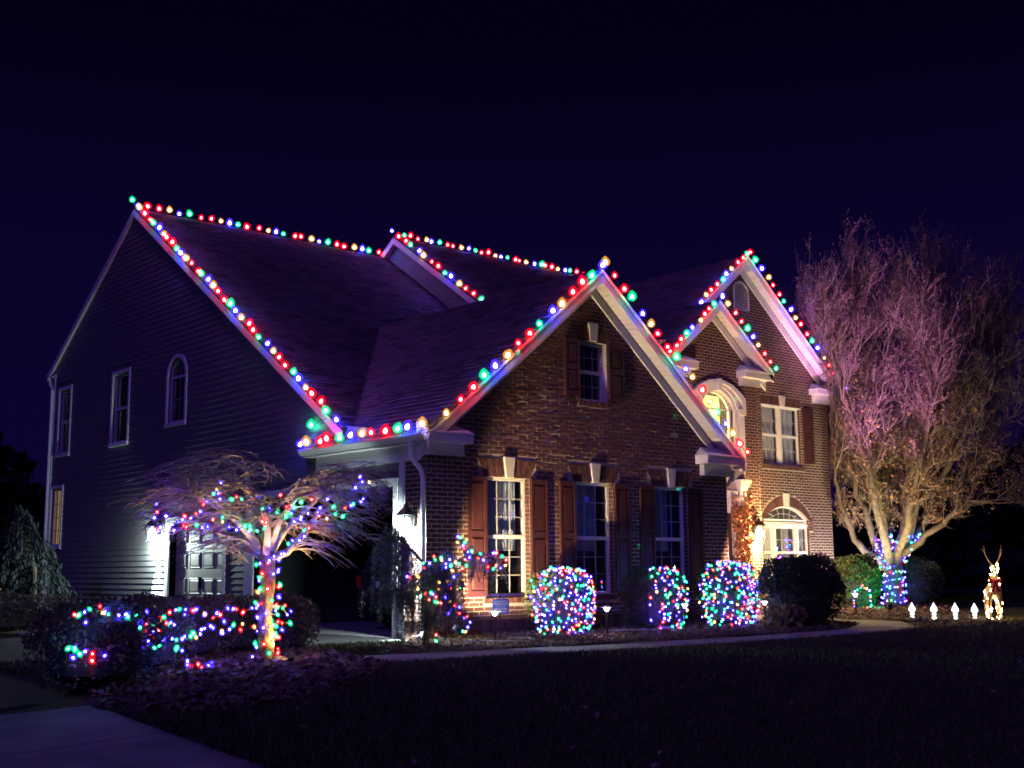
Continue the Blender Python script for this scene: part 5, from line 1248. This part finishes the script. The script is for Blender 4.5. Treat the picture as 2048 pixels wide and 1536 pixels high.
q = MB()
for s in (-1, 1): q.prism(lambda u, z, d: (.46 + d, u, z), [(0, .80), (s * .11, .88), (s * .12, .74)], -.02, .02); q.prism(lambda u, z, d: (.45 + d, u, z), [(0, .80), (s * .03, .58), (s * .09, .60)], -.01, .01)
q.lathe([(.02, -.03), (.035, 0), (.02, .03)], 8, (.47, 0, .80)); q.build('bow', M['red'], dr)
q = MB(); q.lathe([(.003, -.016), (.013, -.006), (.013, .006), (.003, .018)], 6); dm = q.mesh('bulb', M['deer_glow'])
r = np.random.default_rng(6); sizes = dict()
for k in range(120):
    a_, b_ = se[r.integers(len(se))]; tt = r.random(); p = Vector(sk[a_]).lerp(Vector(sk[b_]), tt); rr_ = sr[a_] * (1 - tt) + sr[b_] * tt; d = Vector(r.normal(size=3)).normalized()
    ob = bpy.data.objects.new('bulb', dm); COL.objects.link(ob); ob.parent = dr; ob.location = p + d * (rr_ + .012)

# ---- dark vehicle inside the open garage
sv = thing('parked_car', 'dark car parked tail out inside the open garage', 'car', (1.15, 2.75, .03)); q = MB()
side = [(0, .38), (.02, .95), (.10, 1.05), (.28, 1.62), (.55, 1.72), (2.3, 1.70), (2.95, 1.12), (4.3, 1.0), (4.5, .75), (4.5, .38)]
n = len(side); wd = lambda z: .92 - .13 * max(0, (z - 1.0)) / .7
q.add([(x, -wd(z), z) for x, z in side] + [(x, wd(z), z) for x, z in side], [list(range(n)), list(range(n, 2 * n))[::-1]] + [(i, n + i, n + (i + 1) % n, (i + 1) % n) for i in range(n)])
q.build('body', M['car'], sv, bevel=.04)
q = MB(); q.add([(.115, -.72, 1.10), (.115, .72, 1.10), (.262, .66, 1.56), (.262, -.66, 1.56)], [(0, 1, 2, 3)]); q.v = [(x - .012, y, z) for x, y, z in q.v]; q.build('rear_window', M['glass'], sv)
q = MB(); q.box((-.03, -.90, .36), (.10, .90, .60)); q.build('bumper', M['rubber'], sv, bevel=.03)
q = MB(); q.box((-.012, -.26, .78), (.004, .26, .90)); q.build('number_plate', M['plate'], sv)
for y in (-.84, .84): q = MB(); q.box((-.008, y - .07, .78), (.03, y + .07, 1.0)); q.build('tail_light', M['red'], sv, bevel=.01)
for x in (.85, 3.55):
    for y in (-.86, .86): q = MB(); q.lathe([(.2, -.1), (.33, -.1), (.35, -.07), (.35, .07), (.33, .1), (.2, .1)], 18); o = q.build('wheel', M['rubber'], sv); o.rotation_euler = (PI / 2, 0, 0); o.location = (x, y, .35)
q = MB(); q.box((0, -.3, -.22), (.012, .3, .22)); o = q.build('poster', M['plate']); o.location = (6.38, 4.3, 1.65); tag(o, 'pale poster on the garage back wall', 'poster')
# cords lying on the mulch
q = MB(); q.tube([(2.9, -1.3, .10), (3.2, -1.55, .11), (3.6, -1.62, .10), (3.95, -1.5, .12), (4.3, -1.45, .10), (4.15, -1.62, .10), (3.8, -1.75, .11), (3.5, -1.7, .1)], .012, 5); tag(q.build('power_cord', M['cord']), 'pale green power cord looped on mulch by the half lit bush', 'cord')
q = MB(); q.tube([(-.7, -1.9, .10), (-.4, -2.2, .11), (.0, -2.3, .10), (.35, -2.2, .1), (.5, -1.9, .11), (.35, -1.6, .1)], .010, 5); tag(q.build('power_cord', M['cord']), 'pale power cord curling on mulch near the yard sign', 'cord')
